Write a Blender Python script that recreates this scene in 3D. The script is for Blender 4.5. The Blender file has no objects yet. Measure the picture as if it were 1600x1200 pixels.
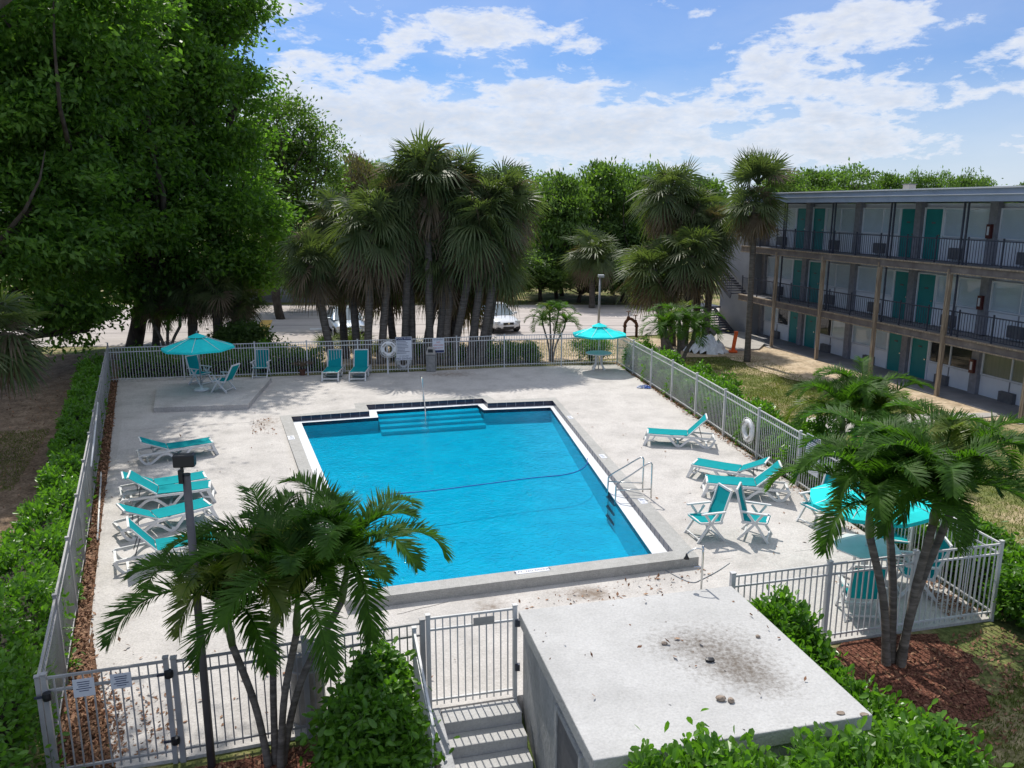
import bpy, bmesh, math, random
import numpy as np
from mathutils import Vector, Matrix
from mathutils.geometry import delaunay_2d_cdt
R = math.radians
random.seed(7); RNG = np.random.default_rng(11)
scene = bpy.context.scene
C = scene.collection
# ------------------------------------------------------------------ camera
CAMZ, FPX, PITCH = 7.0, 1255.0, R(12.5)
cam_d = bpy.data.cameras.new("camera"); cam = bpy.data.objects.new("camera", cam_d); C.objects.link(cam)
cam.location = (0, 0, CAMZ); cam.rotation_euler = (R(90) - PITCH, 0, 0)
cam_d.sensor_width = 36; cam_d.lens = 36 * FPX / 1600; cam_d.clip_start = .1; cam_d.clip_end = 3000
scene.camera = cam
scene.render.resolution_x = 1024; scene.render.resolution_y = 768
# ------------------------------------------------------------------ light
SUN_EL, SUN_AZ = R(54), R(-19)            # azimuth from +Y towards +X
sdir = Vector((math.sin(SUN_AZ)*math.cos(SUN_EL), math.cos(SUN_AZ)*math.cos(SUN_EL), math.sin(SUN_EL)))
sl = bpy.data.lights.new("sun", 'SUN'); sl.energy = 4.15; sl.angle = R(.55); sl.color = (1, .95, .88)
so = bpy.data.objects.new("sun", sl); C.objects.link(so)
so.rotation_euler = (-sdir).to_track_quat('-Z', 'Y').to_euler(); so.location = (0, 0, 60)
world = bpy.data.worlds.new("World"); scene.world = world; world.use_nodes = True
wt = world.node_tree; wn = wt.nodes; wl = wt.links; wn.clear()
def N(nt, t, **k):
    n = nt.nodes.new(t)
    for a, b in k.items(): setattr(n, a, b)
    return n
def M_(nt, op, a, b=None, c=None, clamp=False):
    n = N(nt, 'ShaderNodeMath', operation=op); n.use_clamp = clamp
    for i, v in enumerate((a, b, c)):
        if v is None: continue
        if isinstance(v, (int, float)): n.inputs[i].default_value = v
        else: nt.links.new(v, n.inputs[i])
    return n.outputs[0]
sky = N(wt, 'ShaderNodeTexSky', sky_type='NISHITA'); sky.sun_disc = False
sky.sun_elevation = SUN_EL; sky.sun_rotation = SUN_AZ; sky.altitude = 10; sky.air_density = 1.0; sky.dust_density = .6; sky.ozone_density = 1.6
tc = N(wt, 'ShaderNodeTexCoord'); sx = N(wt, 'ShaderNodeSeparateXYZ'); wl.new(tc.outputs['Generated'], sx.inputs[0])
az = M_(wt, 'ARCTAN2', sx.outputs[0], sx.outputs[1]); el = M_(wt, 'ARCSINE', sx.outputs[2])
cv = N(wt, 'ShaderNodeCombineXYZ'); wl.new(az, cv.inputs[0]); wl.new(M_(wt, 'MULTIPLY', el, 2.6), cv.inputs[1])
def wnoise(scale, detail, rough=.55, dist=0.0, w=0.0):
    n = N(wt, 'ShaderNodeTexNoise', noise_dimensions='4D'); wl.new(cv.outputs[0], n.inputs['Vector'])
    n.inputs['Scale'].default_value = scale; n.inputs['Detail'].default_value = detail
    n.inputs['Roughness'].default_value = rough; n.inputs['Distortion'].default_value = dist; n.inputs['W'].default_value = w
    return n.outputs[0]
n_big, n_fine = wnoise(7, 10, .62, .3, 1.3), wnoise(24, 7, .62, .3, 4.1)
# cloud banks: azimuth deg, elevation deg, half-width, half-height, weight
BANKS = [(-17.5, 13.2, 6.0, 1.9, 1.1), (-8.5, 10.6, 3.6, 1.2, .9), (-2.2, 11.3, 4.6, 1.6, 1.15), (3.6, 10.7, 3.2, 1.1, 1.0), (23, 11.4, 5.2, 1.1, .95),
         (15.5, 8.3, 5.0, 1.3, .8), (24, 6.6, 7.5, 1.6, .95), (33, 8.8, 5.5, 1.5, .9), (-7, 5.6, 9, 2.6, 1.15), (4, 4.9, 10, 2.4, 1.1), (-16, 5.4, 7, 2.6, 1.1), (12, 6.2, 4, .9, .7), (0, 7.4, 8, .7, .5),
         (17, 4.0, 9, 1.9, 1.1), (31, 3.6, 10, 1.1, 1.0), (36, 6.5, 5, .8, .8), (20, 9.9, 7, .8, .5), (-14, 9.0, 5, 1.6, .5), (29, 14, 5, .6, .5), (-1, 7.9, 3.4, .7, .55), (12, 11.9, 1.5, .35, .5), (-40, 9, 12, 4, .8), (60, 12, 14, 5, .8)]
acc = None
for a0, e0, ra, re, w_ in BANKS:
    dx = M_(wt, 'MULTIPLY', M_(wt, 'SUBTRACT', az, R(a0)), 1/R(ra)); dy = M_(wt, 'MULTIPLY', M_(wt, 'SUBTRACT', el, R(e0)), 1/R(re))
    d2 = M_(wt, 'ADD', M_(wt, 'MULTIPLY', dx, dx), M_(wt, 'MULTIPLY', dy, dy))
    g = M_(wt, 'MULTIPLY', M_(wt, 'POWER', 2.718, M_(wt, 'MULTIPLY', d2, -1.1)), w_)
    acc = g if acc is None else M_(wt, 'ADD', acc, g)
dens = M_(wt, 'ADD', M_(wt, 'MULTIPLY', acc, .62), M_(wt, 'ADD', M_(wt, 'MULTIPLY', M_(wt, 'SUBTRACT', n_big, .5), 2.3), M_(wt, 'MULTIPLY', M_(wt, 'SUBTRACT', n_fine, .5), 1.7)))
mr = N(wt, 'ShaderNodeMapRange', interpolation_type='SMOOTHSTEP'); wl.new(dens, mr.inputs[0]); mr.inputs[1].default_value = .17; mr.inputs[2].default_value = .62
hz = N(wt, 'ShaderNodeMapRange'); wl.new(el, hz.inputs[0]); hz.inputs[1].default_value = R(0); hz.inputs[2].default_value = R(9); hz.inputs[3].default_value = .55; hz.inputs[4].default_value = 0.0
thin = M_(wt, 'MULTIPLY', wnoise(3.2, 7, .62, .6, 9.0), .42)
ov = N(wt, 'ShaderNodeMapRange', interpolation_type='SMOOTHSTEP'); wl.new(el, ov.inputs[0]); ov.inputs[1].default_value = R(22); ov.inputs[2].default_value = R(48); ov.inputs[4].default_value = .85   # broken bright cloud, unseen above the view, added to lift the shade
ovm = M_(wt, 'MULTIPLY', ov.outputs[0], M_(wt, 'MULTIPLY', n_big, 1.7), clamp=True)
streak = wnoise(60, 4, .6, .4, 2.2)
edge = M_(wt, 'MULTIPLY', mr.outputs[0], M_(wt, 'ADD', .60, M_(wt, 'MULTIPLY', streak, .55)), clamp=True)
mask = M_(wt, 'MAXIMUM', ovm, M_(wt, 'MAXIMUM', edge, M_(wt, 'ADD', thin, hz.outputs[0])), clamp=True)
shade = N(wt, 'ShaderNodeMapRange'); wl.new(dens, shade.inputs[0]); shade.inputs[1].default_value = .4; shade.inputs[2].default_value = 1.1; shade.inputs[3].default_value = 1.0; shade.inputs[4].default_value = .84
ccol = N(wt, 'ShaderNodeMixRGB', blend_type='MULTIPLY'); ccol.inputs[0].default_value = 1; ccol.inputs[1].default_value = (7.6, 8.0, 8.8, 1)
cs = N(wt, 'ShaderNodeCombineXYZ')
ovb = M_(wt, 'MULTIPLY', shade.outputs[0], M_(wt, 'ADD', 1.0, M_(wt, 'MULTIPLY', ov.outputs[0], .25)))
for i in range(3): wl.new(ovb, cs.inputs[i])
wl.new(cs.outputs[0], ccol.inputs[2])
skg = N(wt, 'ShaderNodeMixRGB', blend_type='MULTIPLY'); skg.inputs[0].default_value = 1; wl.new(sky.outputs[0], skg.inputs[1]); skg.inputs[2].default_value = (.29, .58, 1.0, 1)
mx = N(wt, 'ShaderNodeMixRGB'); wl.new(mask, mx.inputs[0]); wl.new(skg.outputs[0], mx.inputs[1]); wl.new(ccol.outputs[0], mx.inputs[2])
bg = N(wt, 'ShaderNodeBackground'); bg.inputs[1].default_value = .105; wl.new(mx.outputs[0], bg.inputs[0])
wo = N(wt, 'ShaderNodeOutputWorld'); wl.new(bg.outputs[0], wo.inputs[0])
world.cycles.sampling_method = 'MANUAL'; world.cycles.sample_map_resolution = 512
scene.view_settings.view_transform = 'Standard'; scene.view_settings.look = 'None'
scene.view_settings.exposure = 0.1; scene.view_settings.gamma = 1.0
scene.cycles.max_bounces = 8; scene.cycles.transparent_max_bounces = 10; scene.cycles.diffuse_bounces = 4
scene.cycles.transmission_bounces = 4; scene.cycles.glossy_bounces = 3; scene.cycles.sample_clamp_indirect = 8
scene.cycles.use_denoising = True
# ------------------------------------------------------------------ measuring helpers: world points read off the survey photo
def ray(px, py):
    x = (px - 800) / FPX; y = -(py - 600) / FPX
    return np.array([x, math.cos(PITCH) + y * math.sin(PITCH), -math.sin(PITCH) + y * math.cos(PITCH)])
def G(px, py, z=0.0):
    d = ray(px, py); t = (z - CAMZ) / d[2]
    return np.array([d[0]*t, d[1]*t, z])
def AT(px, py, Y):
    d = ray(px, py); t = Y / d[1]
    return np.array([d[0]*t, Y, CAMZ + d[2]*t])
def dz(y):
    return .2 * min(1.0, max(0.0, (y - 15.0) / 12.0))
def D(px, py, h=0.0):
    z = h
    for _ in range(6):
        p = G(px, py, z); z = dz(p[1]) + h
    return G(px, py, z)
def smooth(a, b, x):
    t = min(1, max(0, (x - a) / (b - a))); return t*t*(3 - 2*t)
def gz(x, y):                       # terrain height
    return -.05 + .16 * smooth(16, 28, y) - .85 * smooth(0, 1, (11.6 - y) / 3.0) * smooth(-1.5, -1.0, x) * (1 - .55*smooth(4.6, 6.5, x)) - (.1 * smooth(36, 42, y))
# ------------------------------------------------------------------ mesh builder
class MB:
    def __init__(s): s.V = []; s.L = []; s.T = []; s.MI = []; s.n = 0
    def add(s, V, F, mi=0):
        V = np.asarray(V, dtype=np.float64).reshape(-1, 3)
        if isinstance(F, np.ndarray):
            F = F.astype(np.int64); s.L.append((F + s.n).ravel()); s.T.append(np.full(len(F), F.shape[1])); s.MI.append(np.full(len(F), mi))
        else:
            for f in F: s.L.append(np.array(f, dtype=np.int64) + s.n)
            s.T.append(np.array([len(f) for f in F])); s.MI.append(np.full(len(F), mi))
        s.V.append(V); s.n += len(V); return s
    def box(s, c, d, rz=0.0, mi=0, M=None):
        x, y, z = [q/2 for q in d]
        V = np.array([[a, b, e] for e in (-z, z) for b in (-y, y) for a in (-x, x)])
        if M is not None: V = V @ np.array(M)[:3, :3].T
        if rz: V = V @ np.array([[math.cos(rz), -math.sin(rz), 0], [math.sin(rz), math.cos(rz), 0], [0, 0, 1]]).T
        return s.add(V + np.array(c), [(0, 2, 3, 1), (4, 5, 7, 6), (0, 1, 5, 4), (2, 6, 7, 3), (0, 4, 6, 2), (1, 3, 7, 5)], mi)
    def beam(s, p0, p1, w, h, mi=0, side=None):
        p0, p1 = np.array(p0, float), np.array(p1, float); d = p1 - p0; L = np.linalg.norm(d)
        if L < 1e-6: return s
        d = d/L; up = np.array([0, 0, 1.]) if abs(d[2]) < .95 else np.array([0, 1., 0]) if side is None else np.array(side, float)
        sd = np.cross(d, up); sd /= np.linalg.norm(sd); u = np.cross(sd, d)
        V = [p + sd*a*w/2 + u*b*h/2 for p in (p0, p1) for a, b in ((-1, -1), (1, -1), (1, 1), (-1, 1))]
        return s.add(V, [(0, 3, 2, 1), (4, 5, 6, 7), (0, 1, 5, 4), (1, 2, 6, 5), (2, 3, 7, 6), (3, 0, 4, 7)], mi)
    def tube(s, P, r, n=8, mi=0, cap=True):
        P = np.array(P, float); m = len(P); r = np.broadcast_to(np.array(r, float), (m,))
        T = np.gradient(P, axis=0); T /= np.linalg.norm(T, axis=1)[:, None] + 1e-9
        ref = np.array([0, 0, 1.]) if abs(T[0][2]) < .9 else np.array([1., 0, 0])
        V = []
        for i in range(m):
            a = np.cross(T[i], ref); a /= np.linalg.norm(a); ref = np.cross(a, T[i]); b = ref
            th = np.arange(n) * 2*np.pi/n
            V.append(P[i] + r[i]*(np.cos(th)[:, None]*a + np.sin(th)[:, None]*b))
        F = [(i*n+j, i*n+(j+1) % n, (i+1)*n+(j+1) % n, (i+1)*n+j) for i in range(m-1) for j in range(n)]
        if cap: F += [tuple(range(n))[::-1], tuple((m-1)*n + k for k in range(n))]
        return s.add(np.concatenate(V), F, mi)
    def rect(s, P, w, h, mi=0, side=(0, 1, 0)):           # rectangular section swept along a path in a plane
        P = np.array(P, float); m = len(P); T = np.gradient(P, axis=0); T /= np.linalg.norm(T, axis=1)[:, None]
        sd = np.array(side, float); V = []
        for i in range(m):
            u = np.cross(sd, T[i]); u /= np.linalg.norm(u)
            V += [P[i] + sd*a*w/2 + u*b*h/2 for a, b in ((-1, -1), (1, -1), (1, 1), (-1, 1))]
        F = [(i*4+j, i*4+(j+1) % 4, i*4+4+(j+1) % 4, i*4+4+j) for i in range(m-1) for j in range(4)] + [(3, 2, 1, 0), tuple(m*4-4+k for k in range(4))]
        return s.add(V, F, mi)
    def lathe(s, prof, c=(0, 0, 0), n=20, mi=0, cap=True):
        V = []; k = len(prof)
        for r, z in prof:
            for j in range(n): V.append((c[0] + r*math.cos(2*math.pi*j/n), c[1] + r*math.sin(2*math.pi*j/n), c[2] + z))
        F = [(i*n+j, i*n+(j+1) % n, (i+1)*n+(j+1) % n, (i+1)*n+j) for i in range(k-1) for j in range(n)]
        if cap: F += [tuple(range(n))[::-1], tuple((k-1)*n + q for q in range(n))]
        return s.add(V, F, mi)
    def prism(s, poly, z0, z1, mi=0):
        n = len(poly); A = np.array([(p[0], p[1]) for p in poly]); area = sum(A[i][0]*A[(i+1) % n][1] - A[(i+1) % n][0]*A[i][1] for i in range(n))
        if area < 0: A = A[::-1]
        z1l = [z1(*p) if callable(z1) else z1 for p in A]
        V = [(p[0], p[1], z0) for p in A] + [(A[i][0], A[i][1], z1l[i]) for i in range(n)]
        return s.add(V, [tuple(range(n))[::-1], tuple(range(n, 2*n))] + [(i, (i+1) % n, n+(i+1) % n, n+i) for i in range(n)], mi)
    def build(s, name, mats, parent=None, smooth=False, loc=None, world=True):
        me = bpy.data.meshes.new(name)
        V = np.concatenate(s.V); L = np.concatenate(s.L); T = np.concatenate(s.T); MI = np.concatenate(s.MI)
        if world:
            off = None
            if parent is not None: off = np.array(parent.get('_wl', (0, 0, 0)))
            elif loc is not None: off = np.array(loc)
            if off is not None: V = V - off
        me.vertices.add(len(V)); me.vertices.foreach_set('co', V.astype(np.float32).ravel())
        me.loops.add(len(L)); me.loops.foreach_set('vertex_index', L.astype(np.int32))
        st = np.concatenate([[0], np.cumsum(T)[:-1]]).astype(np.int32)
        me.polygons.add(len(T)); me.polygons.foreach_set('loop_start', st); me.polygons.foreach_set('loop_total', T.astype(np.int32))
        me.polygons.foreach_set('material_index', MI.astype(np.int32))
        me.polygons.foreach_set('use_smooth', np.full(len(T), smooth))
        for m in (mats if isinstance(mats, (list, tuple)) else [mats]): me.materials.append(m)
        me.update(calc_edges=True)
        o = bpy.data.objects.new(name, me); C.objects.link(o)
        if parent is not None:
            o.parent = parent
            if world and parent.get('_wl') is not None: o['_wl'] = [float(v) for v in parent['_wl']]
        elif loc is not None: o.location = loc
        return o
def bevel(o, w=.01, seg=2):
    m = o.modifiers.new('bevel', 'BEVEL'); m.width = w; m.segments = seg; m.limit_method = 'ANGLE'; m.angle_limit = R(40); return o
def tag(o, label=None, cat=None, group=None, kind=None):
    if label: o['label'] = label
    if cat: o['category'] = cat
    if group: o['group'] = group
    if kind: o['kind'] = kind
    return o
def thing(name, label, cat, loc=(0, 0, 0), rz=0.0, group=None, world=True):
    o = bpy.data.objects.new(name, None); C.objects.link(o); o.location = [float(v) for v in loc]; o.rotation_euler = (0, 0, rz)
    o.empty_display_size = .1
    if world: o['_wl'] = [float(v) for v in loc]
    return tag(o, label, cat, group)
def struct(name, mb, mat, label=None, smooth=False):
    return tag(mb.build(name, mat, smooth=smooth), label, None, None, 'structure')
def children(o): return [c for c in bpy.data.objects if c.parent == o]
CH = {}
def dup(root, loc, rz, label, group=None, scale=None):
    r = root.copy(); C.objects.link(r); r.location = [float(v) for v in loc]; r.rotation_euler = (0, 0, rz)
    if scale: r.scale = (scale if isinstance(scale, (tuple, list)) else (scale,)*3)
    r['label'] = label
    if group: r['group'] = group
    if root.name not in CH: CH[root.name] = [(c, children(c)) for c in children(root)]
    for ch, gs in CH[root.name]:
        c = ch.copy(); C.objects.link(c); c.parent = r
        for g in gs:
            d = g.copy(); C.objects.link(d); d.parent = c
    return r
def inpoly(x, y, P):
    c = False; n = len(P)
    for i in range(n):
        x1, y1 = P[i][:2]; x2, y2 = P[(i+1) % n][:2]
        if (y1 > y) != (y2 > y) and x < (x2-x1)*(y-y1)/(y2-y1) + x1: c = not c
    return c
def sheet(outer, hole, zf, step=2.0):
    pts = [Vector(p[:2]) for p in outer]; ed = [(i, (i+1) % len(outer)) for i in range(len(outer))]
    if hole is not None:
        b = len(pts); pts += [Vector(p[:2]) for p in hole]; ed += [(b+i, b+(i+1) % len(hole)) for i in range(len(hole))]
    A = np.array([p[:2] for p in outer]); x0, y0 = A.min(0); x1, y1 = A.max(0)
    for y in np.arange(y0 + step/2, y1, step):
        for x in np.arange(x0 + step/2, x1, step):
            if inpoly(x, y, outer) and not (hole is not None and inpoly(x, y, hole)): pts.append(Vector((x, y)))
    vs, es, fs, *_ = delaunay_2d_cdt(pts, ed, [], 0, 1e-4)
    F = []
    for f in fs:
        cx = sum(vs[i].x for i in f)/len(f); cy = sum(vs[i].y for i in f)/len(f)
        if inpoly(cx, cy, outer) and not (hole is not None and inpoly(cx, cy, hole)): F.append(tuple(f))
    return MB().add([(v.x, v.y, zf(v.x, v.y)) for v in vs], F)
# ------------------------------------------------------------------ materials
def mat(name, stops, scale=3.0, detail=6, rough=.6, bump=0.0, bscale=None, metal=0.0, spec=.5, stretch=None, coord='Object', dist=0.0, coat=0.0, stains=None, voro=None, nrough=.55, speck=None):
    m = bpy.data.materials.new(name); m.use_nodes = True; nt = m.node_tree; b = nt.nodes['Principled BSDF']; L = nt.links
    t = N(nt, 'ShaderNodeTexCoord'); v = t.outputs[coord] if coord != 'World' else N(nt, 'ShaderNodeNewGeometry').outputs['Position']
    wpos = N(nt, 'ShaderNodeNewGeometry').outputs['Position']
    if stretch:
        mp = N(nt, 'ShaderNodeMapping'); mp.inputs['Scale'].default_value = stretch; L.new(v, mp.inputs[0]); v = mp.outputs[0]
    if len(stops) == 1 or not isinstance(stops[0], (tuple, list)) : stops = [(0, stops if not isinstance(stops[0], (tuple, list)) else stops[0][1])]
    n = N(nt, 'ShaderNodeTexNoise'); n.inputs['Scale'].default_value = scale; n.inputs['Detail'].default_value = detail; n.inputs['Distortion'].default_value = dist; n.inputs['Roughness'].default_value = nrough; L.new(v, n.inputs['Vector'])
    cr = N(nt, 'ShaderNodeValToRGB'); L.new(n.outputs[0], cr.inputs[0]); e = cr.color_ramp.elements
    while len(e) > 1: e.remove(e[-1])
    e[0].position = stops[0][0]; e[0].color = (*stops[0][1], 1)
    for p, c in stops[1:]:
        q = e.new(p); q.color = (*c, 1)
    col = cr.outputs[0]
    if stains:
        acc = None
        for sx_, sy_, rx, ry, w in stains['spots']:
            sp = N(nt, 'ShaderNodeSeparateXYZ'); L.new(wpos, sp.inputs[0])
            a = M_(nt, 'MULTIPLY', M_(nt, 'SUBTRACT', sp.outputs[0], float(sx_)), 1/rx); c_ = M_(nt, 'MULTIPLY', M_(nt, 'SUBTRACT', sp.outputs[1], float(sy_)), 1/ry)
            g = M_(nt, 'MULTIPLY', M_(nt, 'POWER', 2.718, M_(nt, 'MULTIPLY', M_(nt, 'ADD', M_(nt, 'MULTIPLY', a, a), M_(nt, 'MULTIPLY', c_, c_)), -1.0)), w)
            acc = g if acc is None else M_(nt, 'ADD', acc, g)
        sn = N(nt, 'ShaderNodeTexNoise'); L.new(wpos, sn.inputs['Vector']); sn.inputs['Scale'].default_value = stains.get('scale', 5); sn.inputs['Detail'].default_value = 9; sn.inputs['Roughness'].default_value = .7
        f = N(nt, 'ShaderNodeMapRange', interpolation_type='SMOOTHSTEP'); L.new(M_(nt, 'ADD', acc, M_(nt, 'MULTIPLY', M_(nt, 'SUBTRACT', sn.outputs[0], .5), stains.get('amp', 1.4))), f.inputs[0])
        f.inputs[1].default_value = stains.get('lo', .35); f.inputs[2].default_value = stains.get('hi', 1.0); f.inputs[4].default_value = stains.get('max', .75)
        mx = N(nt, 'ShaderNodeMixRGB'); L.new(f.outputs[0], mx.inputs[0]); L.new(col, mx.inputs[1]); mx.inputs[2].default_value = (*stains['color'], 1); col = mx.outputs[0]
    if voro:
        vo = N(nt, 'ShaderNodeTexVoronoi'); L.new(v, vo.inputs['Vector']); vo.inputs['Scale'].default_value = voro[0]
        cr2 = N(nt, 'ShaderNodeSeparateColor'); L.new(vo.outputs['Color'], cr2.inputs[0])
        hs = N(nt, 'ShaderNodeHueSaturation'); L.new(col, hs.inputs['Color']); L.new(M_(nt, 'ADD', M_(nt, 'MULTIPLY', cr2.outputs[0], voro[1]), 1 - voro[1]/2), hs.inputs['Value']); col = hs.outputs[0]
    if speck:
        ns = N(nt, 'ShaderNodeTexNoise'); L.new(v, ns.inputs['Vector']); ns.inputs['Scale'].default_value = speck[0]; ns.inputs['Detail'].default_value = 3; ns.inputs['Roughness'].default_value = .7
        nb = N(nt, 'ShaderNodeTexNoise'); L.new(v, nb.inputs['Vector']); nb.inputs['Scale'].default_value = .45; nb.inputs['Detail'].default_value = 12; nb.inputs['Roughness'].default_value = .75
        mr_ = N(nt, 'ShaderNodeMapRange'); L.new(ns.outputs[0], mr_.inputs[0]); mr_.inputs[1].default_value = .3; mr_.inputs[2].default_value = .62; mr_.inputs[3].default_value = 1 - speck[1]; mr_.inputs[4].default_value = 1
        mb_ = N(nt, 'ShaderNodeMapRange'); L.new(nb.outputs[0], mb_.inputs[0]); mb_.inputs[1].default_value = .36; mb_.inputs[2].default_value = .52; mb_.inputs[3].default_value = 1 - speck[2]; mb_.inputs[4].default_value = 1
        hs2 = N(nt, 'ShaderNodeHueSaturation'); L.new(col, hs2.inputs['Color']); L.new(M_(nt, 'MULTIPLY', mr_.outputs[0], mb_.outputs[0]), hs2.inputs['Value']); col = hs2.outputs[0]
    L.new(col, b.inputs['Base Color']); b.inputs['Roughness'].default_value = rough; b.inputs['Metallic'].default_value = metal
    b.inputs['Specular IOR Level'].default_value = spec; b.inputs['Coat Weight'].default_value = coat
    if bump:
        n2 = N(nt, 'ShaderNodeTexNoise'); n2.inputs['Scale'].default_value = bscale or scale*6; n2.inputs['Detail'].default_value = 5; L.new(v, n2.inputs['Vector'])
        bp = N(nt, 'ShaderNodeBump'); bp.inputs['Strength'].default_value = bump; bp.inputs['Distance'].default_value = .02; L.new(n2.outputs[0], bp.inputs['Height']); L.new(bp.outputs[0], b.inputs['Normal'])
    return m
def leafmat(name, c1, c2, trans=.45, scale=1.2, rough=.45, spec=.35, tboost=1.5):
    m = bpy.data.materials.new(name); m.use_nodes = True; nt = m.node_tree; L = nt.links; b = nt.nodes['Principled BSDF']; out = nt.nodes['Material Output']
    t = N(nt, 'ShaderNodeTexCoord'); n = N(nt, 'ShaderNodeTexNoise'); n.inputs['Scale'].default_value = scale; n.inputs['Detail'].default_value = 8; n.inputs['Roughness'].default_value = .75; L.new(t.outputs['Object'], n.inputs['Vector'])
    cr = N(nt, 'ShaderNodeValToRGB'); e = cr.color_ramp.elements; e[0].position = .32; e[0].color = (*c1, 1); e[1].position = .68; e[1].color = (*c2, 1); L.new(n.outputs[0], cr.inputs[0])
    L.new(cr.outputs[0], b.inputs['Base Color']); b.inputs['Roughness'].default_value = rough; b.inputs['Specular IOR Level'].default_value = spec
    tr = N(nt, 'ShaderNodeBsdfTranslucent'); g = N(nt, 'ShaderNodeMixRGB', blend_type='MULTIPLY'); g.inputs[0].default_value = 1; L.new(cr.outputs[0], g.inputs[1]); g.inputs[2].default_value = (tboost*1.15, tboost*1.3, tboost*.45, 1)
    L.new(g.outputs[0], tr.inputs[0]); ms = N(nt, 'ShaderNodeMixShader'); ms.inputs[0].default_value = trans; L.new(b.outputs[0], ms.inputs[1]); L.new(tr.outputs[0], ms.inputs[2]); L.new(ms.outputs[0], out.inputs[0])
    return m
def gw(v): return (v, v, v)
X = {}
stn = [(*G(418, 668)[:2], .55, 1.1, 1.0), (*G(700, 592)[:2], 1.6, .8, 1.1), (*G(215, 930)[:2], .5, .6, .8), (*G(925, 928)[:2], .5, .35, 1.25), (*G(765, 950)[:2], .45, .35, 1.0), (*G(800, 925)[:2], 1.3, .35, .55), (*G(180, 980)[:2], .35, .9, .8), (*G(300, 625)[:2], 1.1, .7, .45), (*G(960, 590)[:2], 1.0, 1.2, .55), (*G(1180, 720)[:2], .25, 3.5, .5), (*G(1500, 950)[:2], 1.0, .8, .8)]
X['deck'] = mat('painted_concrete', [(.25, (.43, .41, .38)), (.5, (.575, .545, .51)), (.72, (.64, .61, .57))], scale=1.3, speck=(28, .26, .13), detail=12, rough=.85, bump=.9, bscale=11, spec=.2, coord='World', stains=dict(spots=stn, color=(.20, .145, .10), scale=8, amp=2.4, lo=.42, hi=1.6, max=.85), nrough=.68)
X['rim'] = mat('rough_rim_concrete', [(.3, (.40, .395, .37)), (.7, (.53, .52, .495))], speck=(45, .3, .15), scale=9, detail=10, rough=.9, bump=.6, bscale=40, spec=.15, coord='World', nrough=.7)
X['ledge'] = mat('white_ledge_paint', [(.3, (.60, .63, .66)), (.7, (.70, .72, .74))], scale=4, rough=.6, bump=.15, bscale=30, coord='World')
X['roofw'] = mat('white_roof_coating', [(.3, (.46, .455, .44)), (.7, (.55, .545, .53))], scale=1.6, speck=(30, .16, .10), detail=12, rough=.8, bump=.45, bscale=26, spec=.2, coord='World', nrough=.7,
   stains=dict(spots=[(2.72, 9.3, .85, .8, .95), (2.85, 9.0, .42, .4, .7), (2.2, 9.6, .6, .3, .5), (3.2, 8.6, .4, .35, .55), (2.5, 10.0, .9, .5, .3)], color=(.13, .105, .08), scale=14, amp=3.2, lo=.25, hi=2.1, max=.95))
X['wallw'] = mat('weathered_white_wall', [(.3, (.36, .37, .38)), (.7, (.52, .52, .52))], speck=(30, .3, .2), scale=3, detail=10, rough=.85, bump=.5, bscale=30, coord='World', nrough=.7, stretch=(1, 1, .35))
X['basin'] = mat('pool_plaster', [(.3, (.44, .74, .80)), (.7, (.54, .84, .88))], scale=2.2, rough=.6, coord='World')
X['tile'] = mat('navy_tile', [(.3, (.008, .012, .035)), (.7, (.018, .024, .06))], scale=8, rough=.25, coord='World')
X['grout'] = mat('grey_grout', (.3, .32, .36), rough=.8)
X['mulch'] = mat('mulch', [(.3, (.045, .027, .02)), (.5, (.13, .075, .048)), (.72, (.25, .16, .11))], scale=22, detail=8, rough=.95, bump=1.0, bscale=40, coord='World', voro=(45, 1.2), spec=.1)
X['redmulch'] = mat('red_mulch', [(.3, (.05, .025, .018)), (.5, (.14, .058, .038)), (.72, (.24, .12, .08))], scale=22, detail=8, rough=.95, bump=1.0, bscale=40, coord='World', voro=(45, 1.2), spec=.1)
X['dirt'] = mat('brown_dirt', [(.3, (.10, .07, .045)), (.5, (.19, .135, .09)), (.72, (.31, .23, .16))], scale=2.2, detail=12, rough=.95, bump=.8, bscale=30, coord='World', voro=(22, .7), spec=.1, nrough=.7)  # brown soil tones mixed by noise
X['sand'] = mat('sandy_strip', [(.3, (.33, .25, .16)), (.5, (.48, .38, .26)), (.7, (.55, .46, .33))], scale=1.6, detail=12, rough=.95, bump=.5, bscale=20, coord='World', voro=(9, .4), spec=.1, nrough=.7)
X['ground'] = mat('dry_lawn', [(.36, (.085, .12, .035)), (.49, (.16, .17, .06)), (.58, (.32, .26, .15)), (.7, (.42, .34, .22))], scale=.55, detail=13, rough=.95, bump=.7, bscale=26, coord='World', voro=(20, .6), spec=.1, nrough=.72)
X['asphalt'] = mat('faded_asphalt', [(.3, (.36, .325, .30)), (.5, (.45, .405, .375)), (.7, (.52, .475, .44))], scale=.5, detail=13, rough=.95, bump=.4, bscale=30, coord='World', stretch=(.35, 1.6, 1), spec=.15, nrough=.72)
X['crack'] = mat('asphalt_patch_line', (.17, .155, .145), rough=.95)
X['yellow'] = mat('worn_yellow_paint', [(.35, (.34, .27, .2)), (.45, (.62, .38, .07)), (.7, (.72, .46, .09))], scale=3, detail=10, rough=.8, coord='World')
X['whitepaint'] = mat('worn_white_marking', [(.35, (.36, .33, .31)), (.5, (.6, .6, .6))], scale=3, detail=10, rough=.8, coord='World')
X['walk'] = mat('dark_walkway_concrete', [(.3, (.16, .16, .17)), (.7, (.24, .24, .25))], scale=1.5, detail=10, rough=.85, coord='World', bump=.3)
X['conc'] = mat('pale_concrete', [(.3, (.34, .32, .29)), (.7, (.47, .44, .40))], scale=2.2, detail=10, rough=.9, bump=.4, coord='World', nrough=.7)
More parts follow.
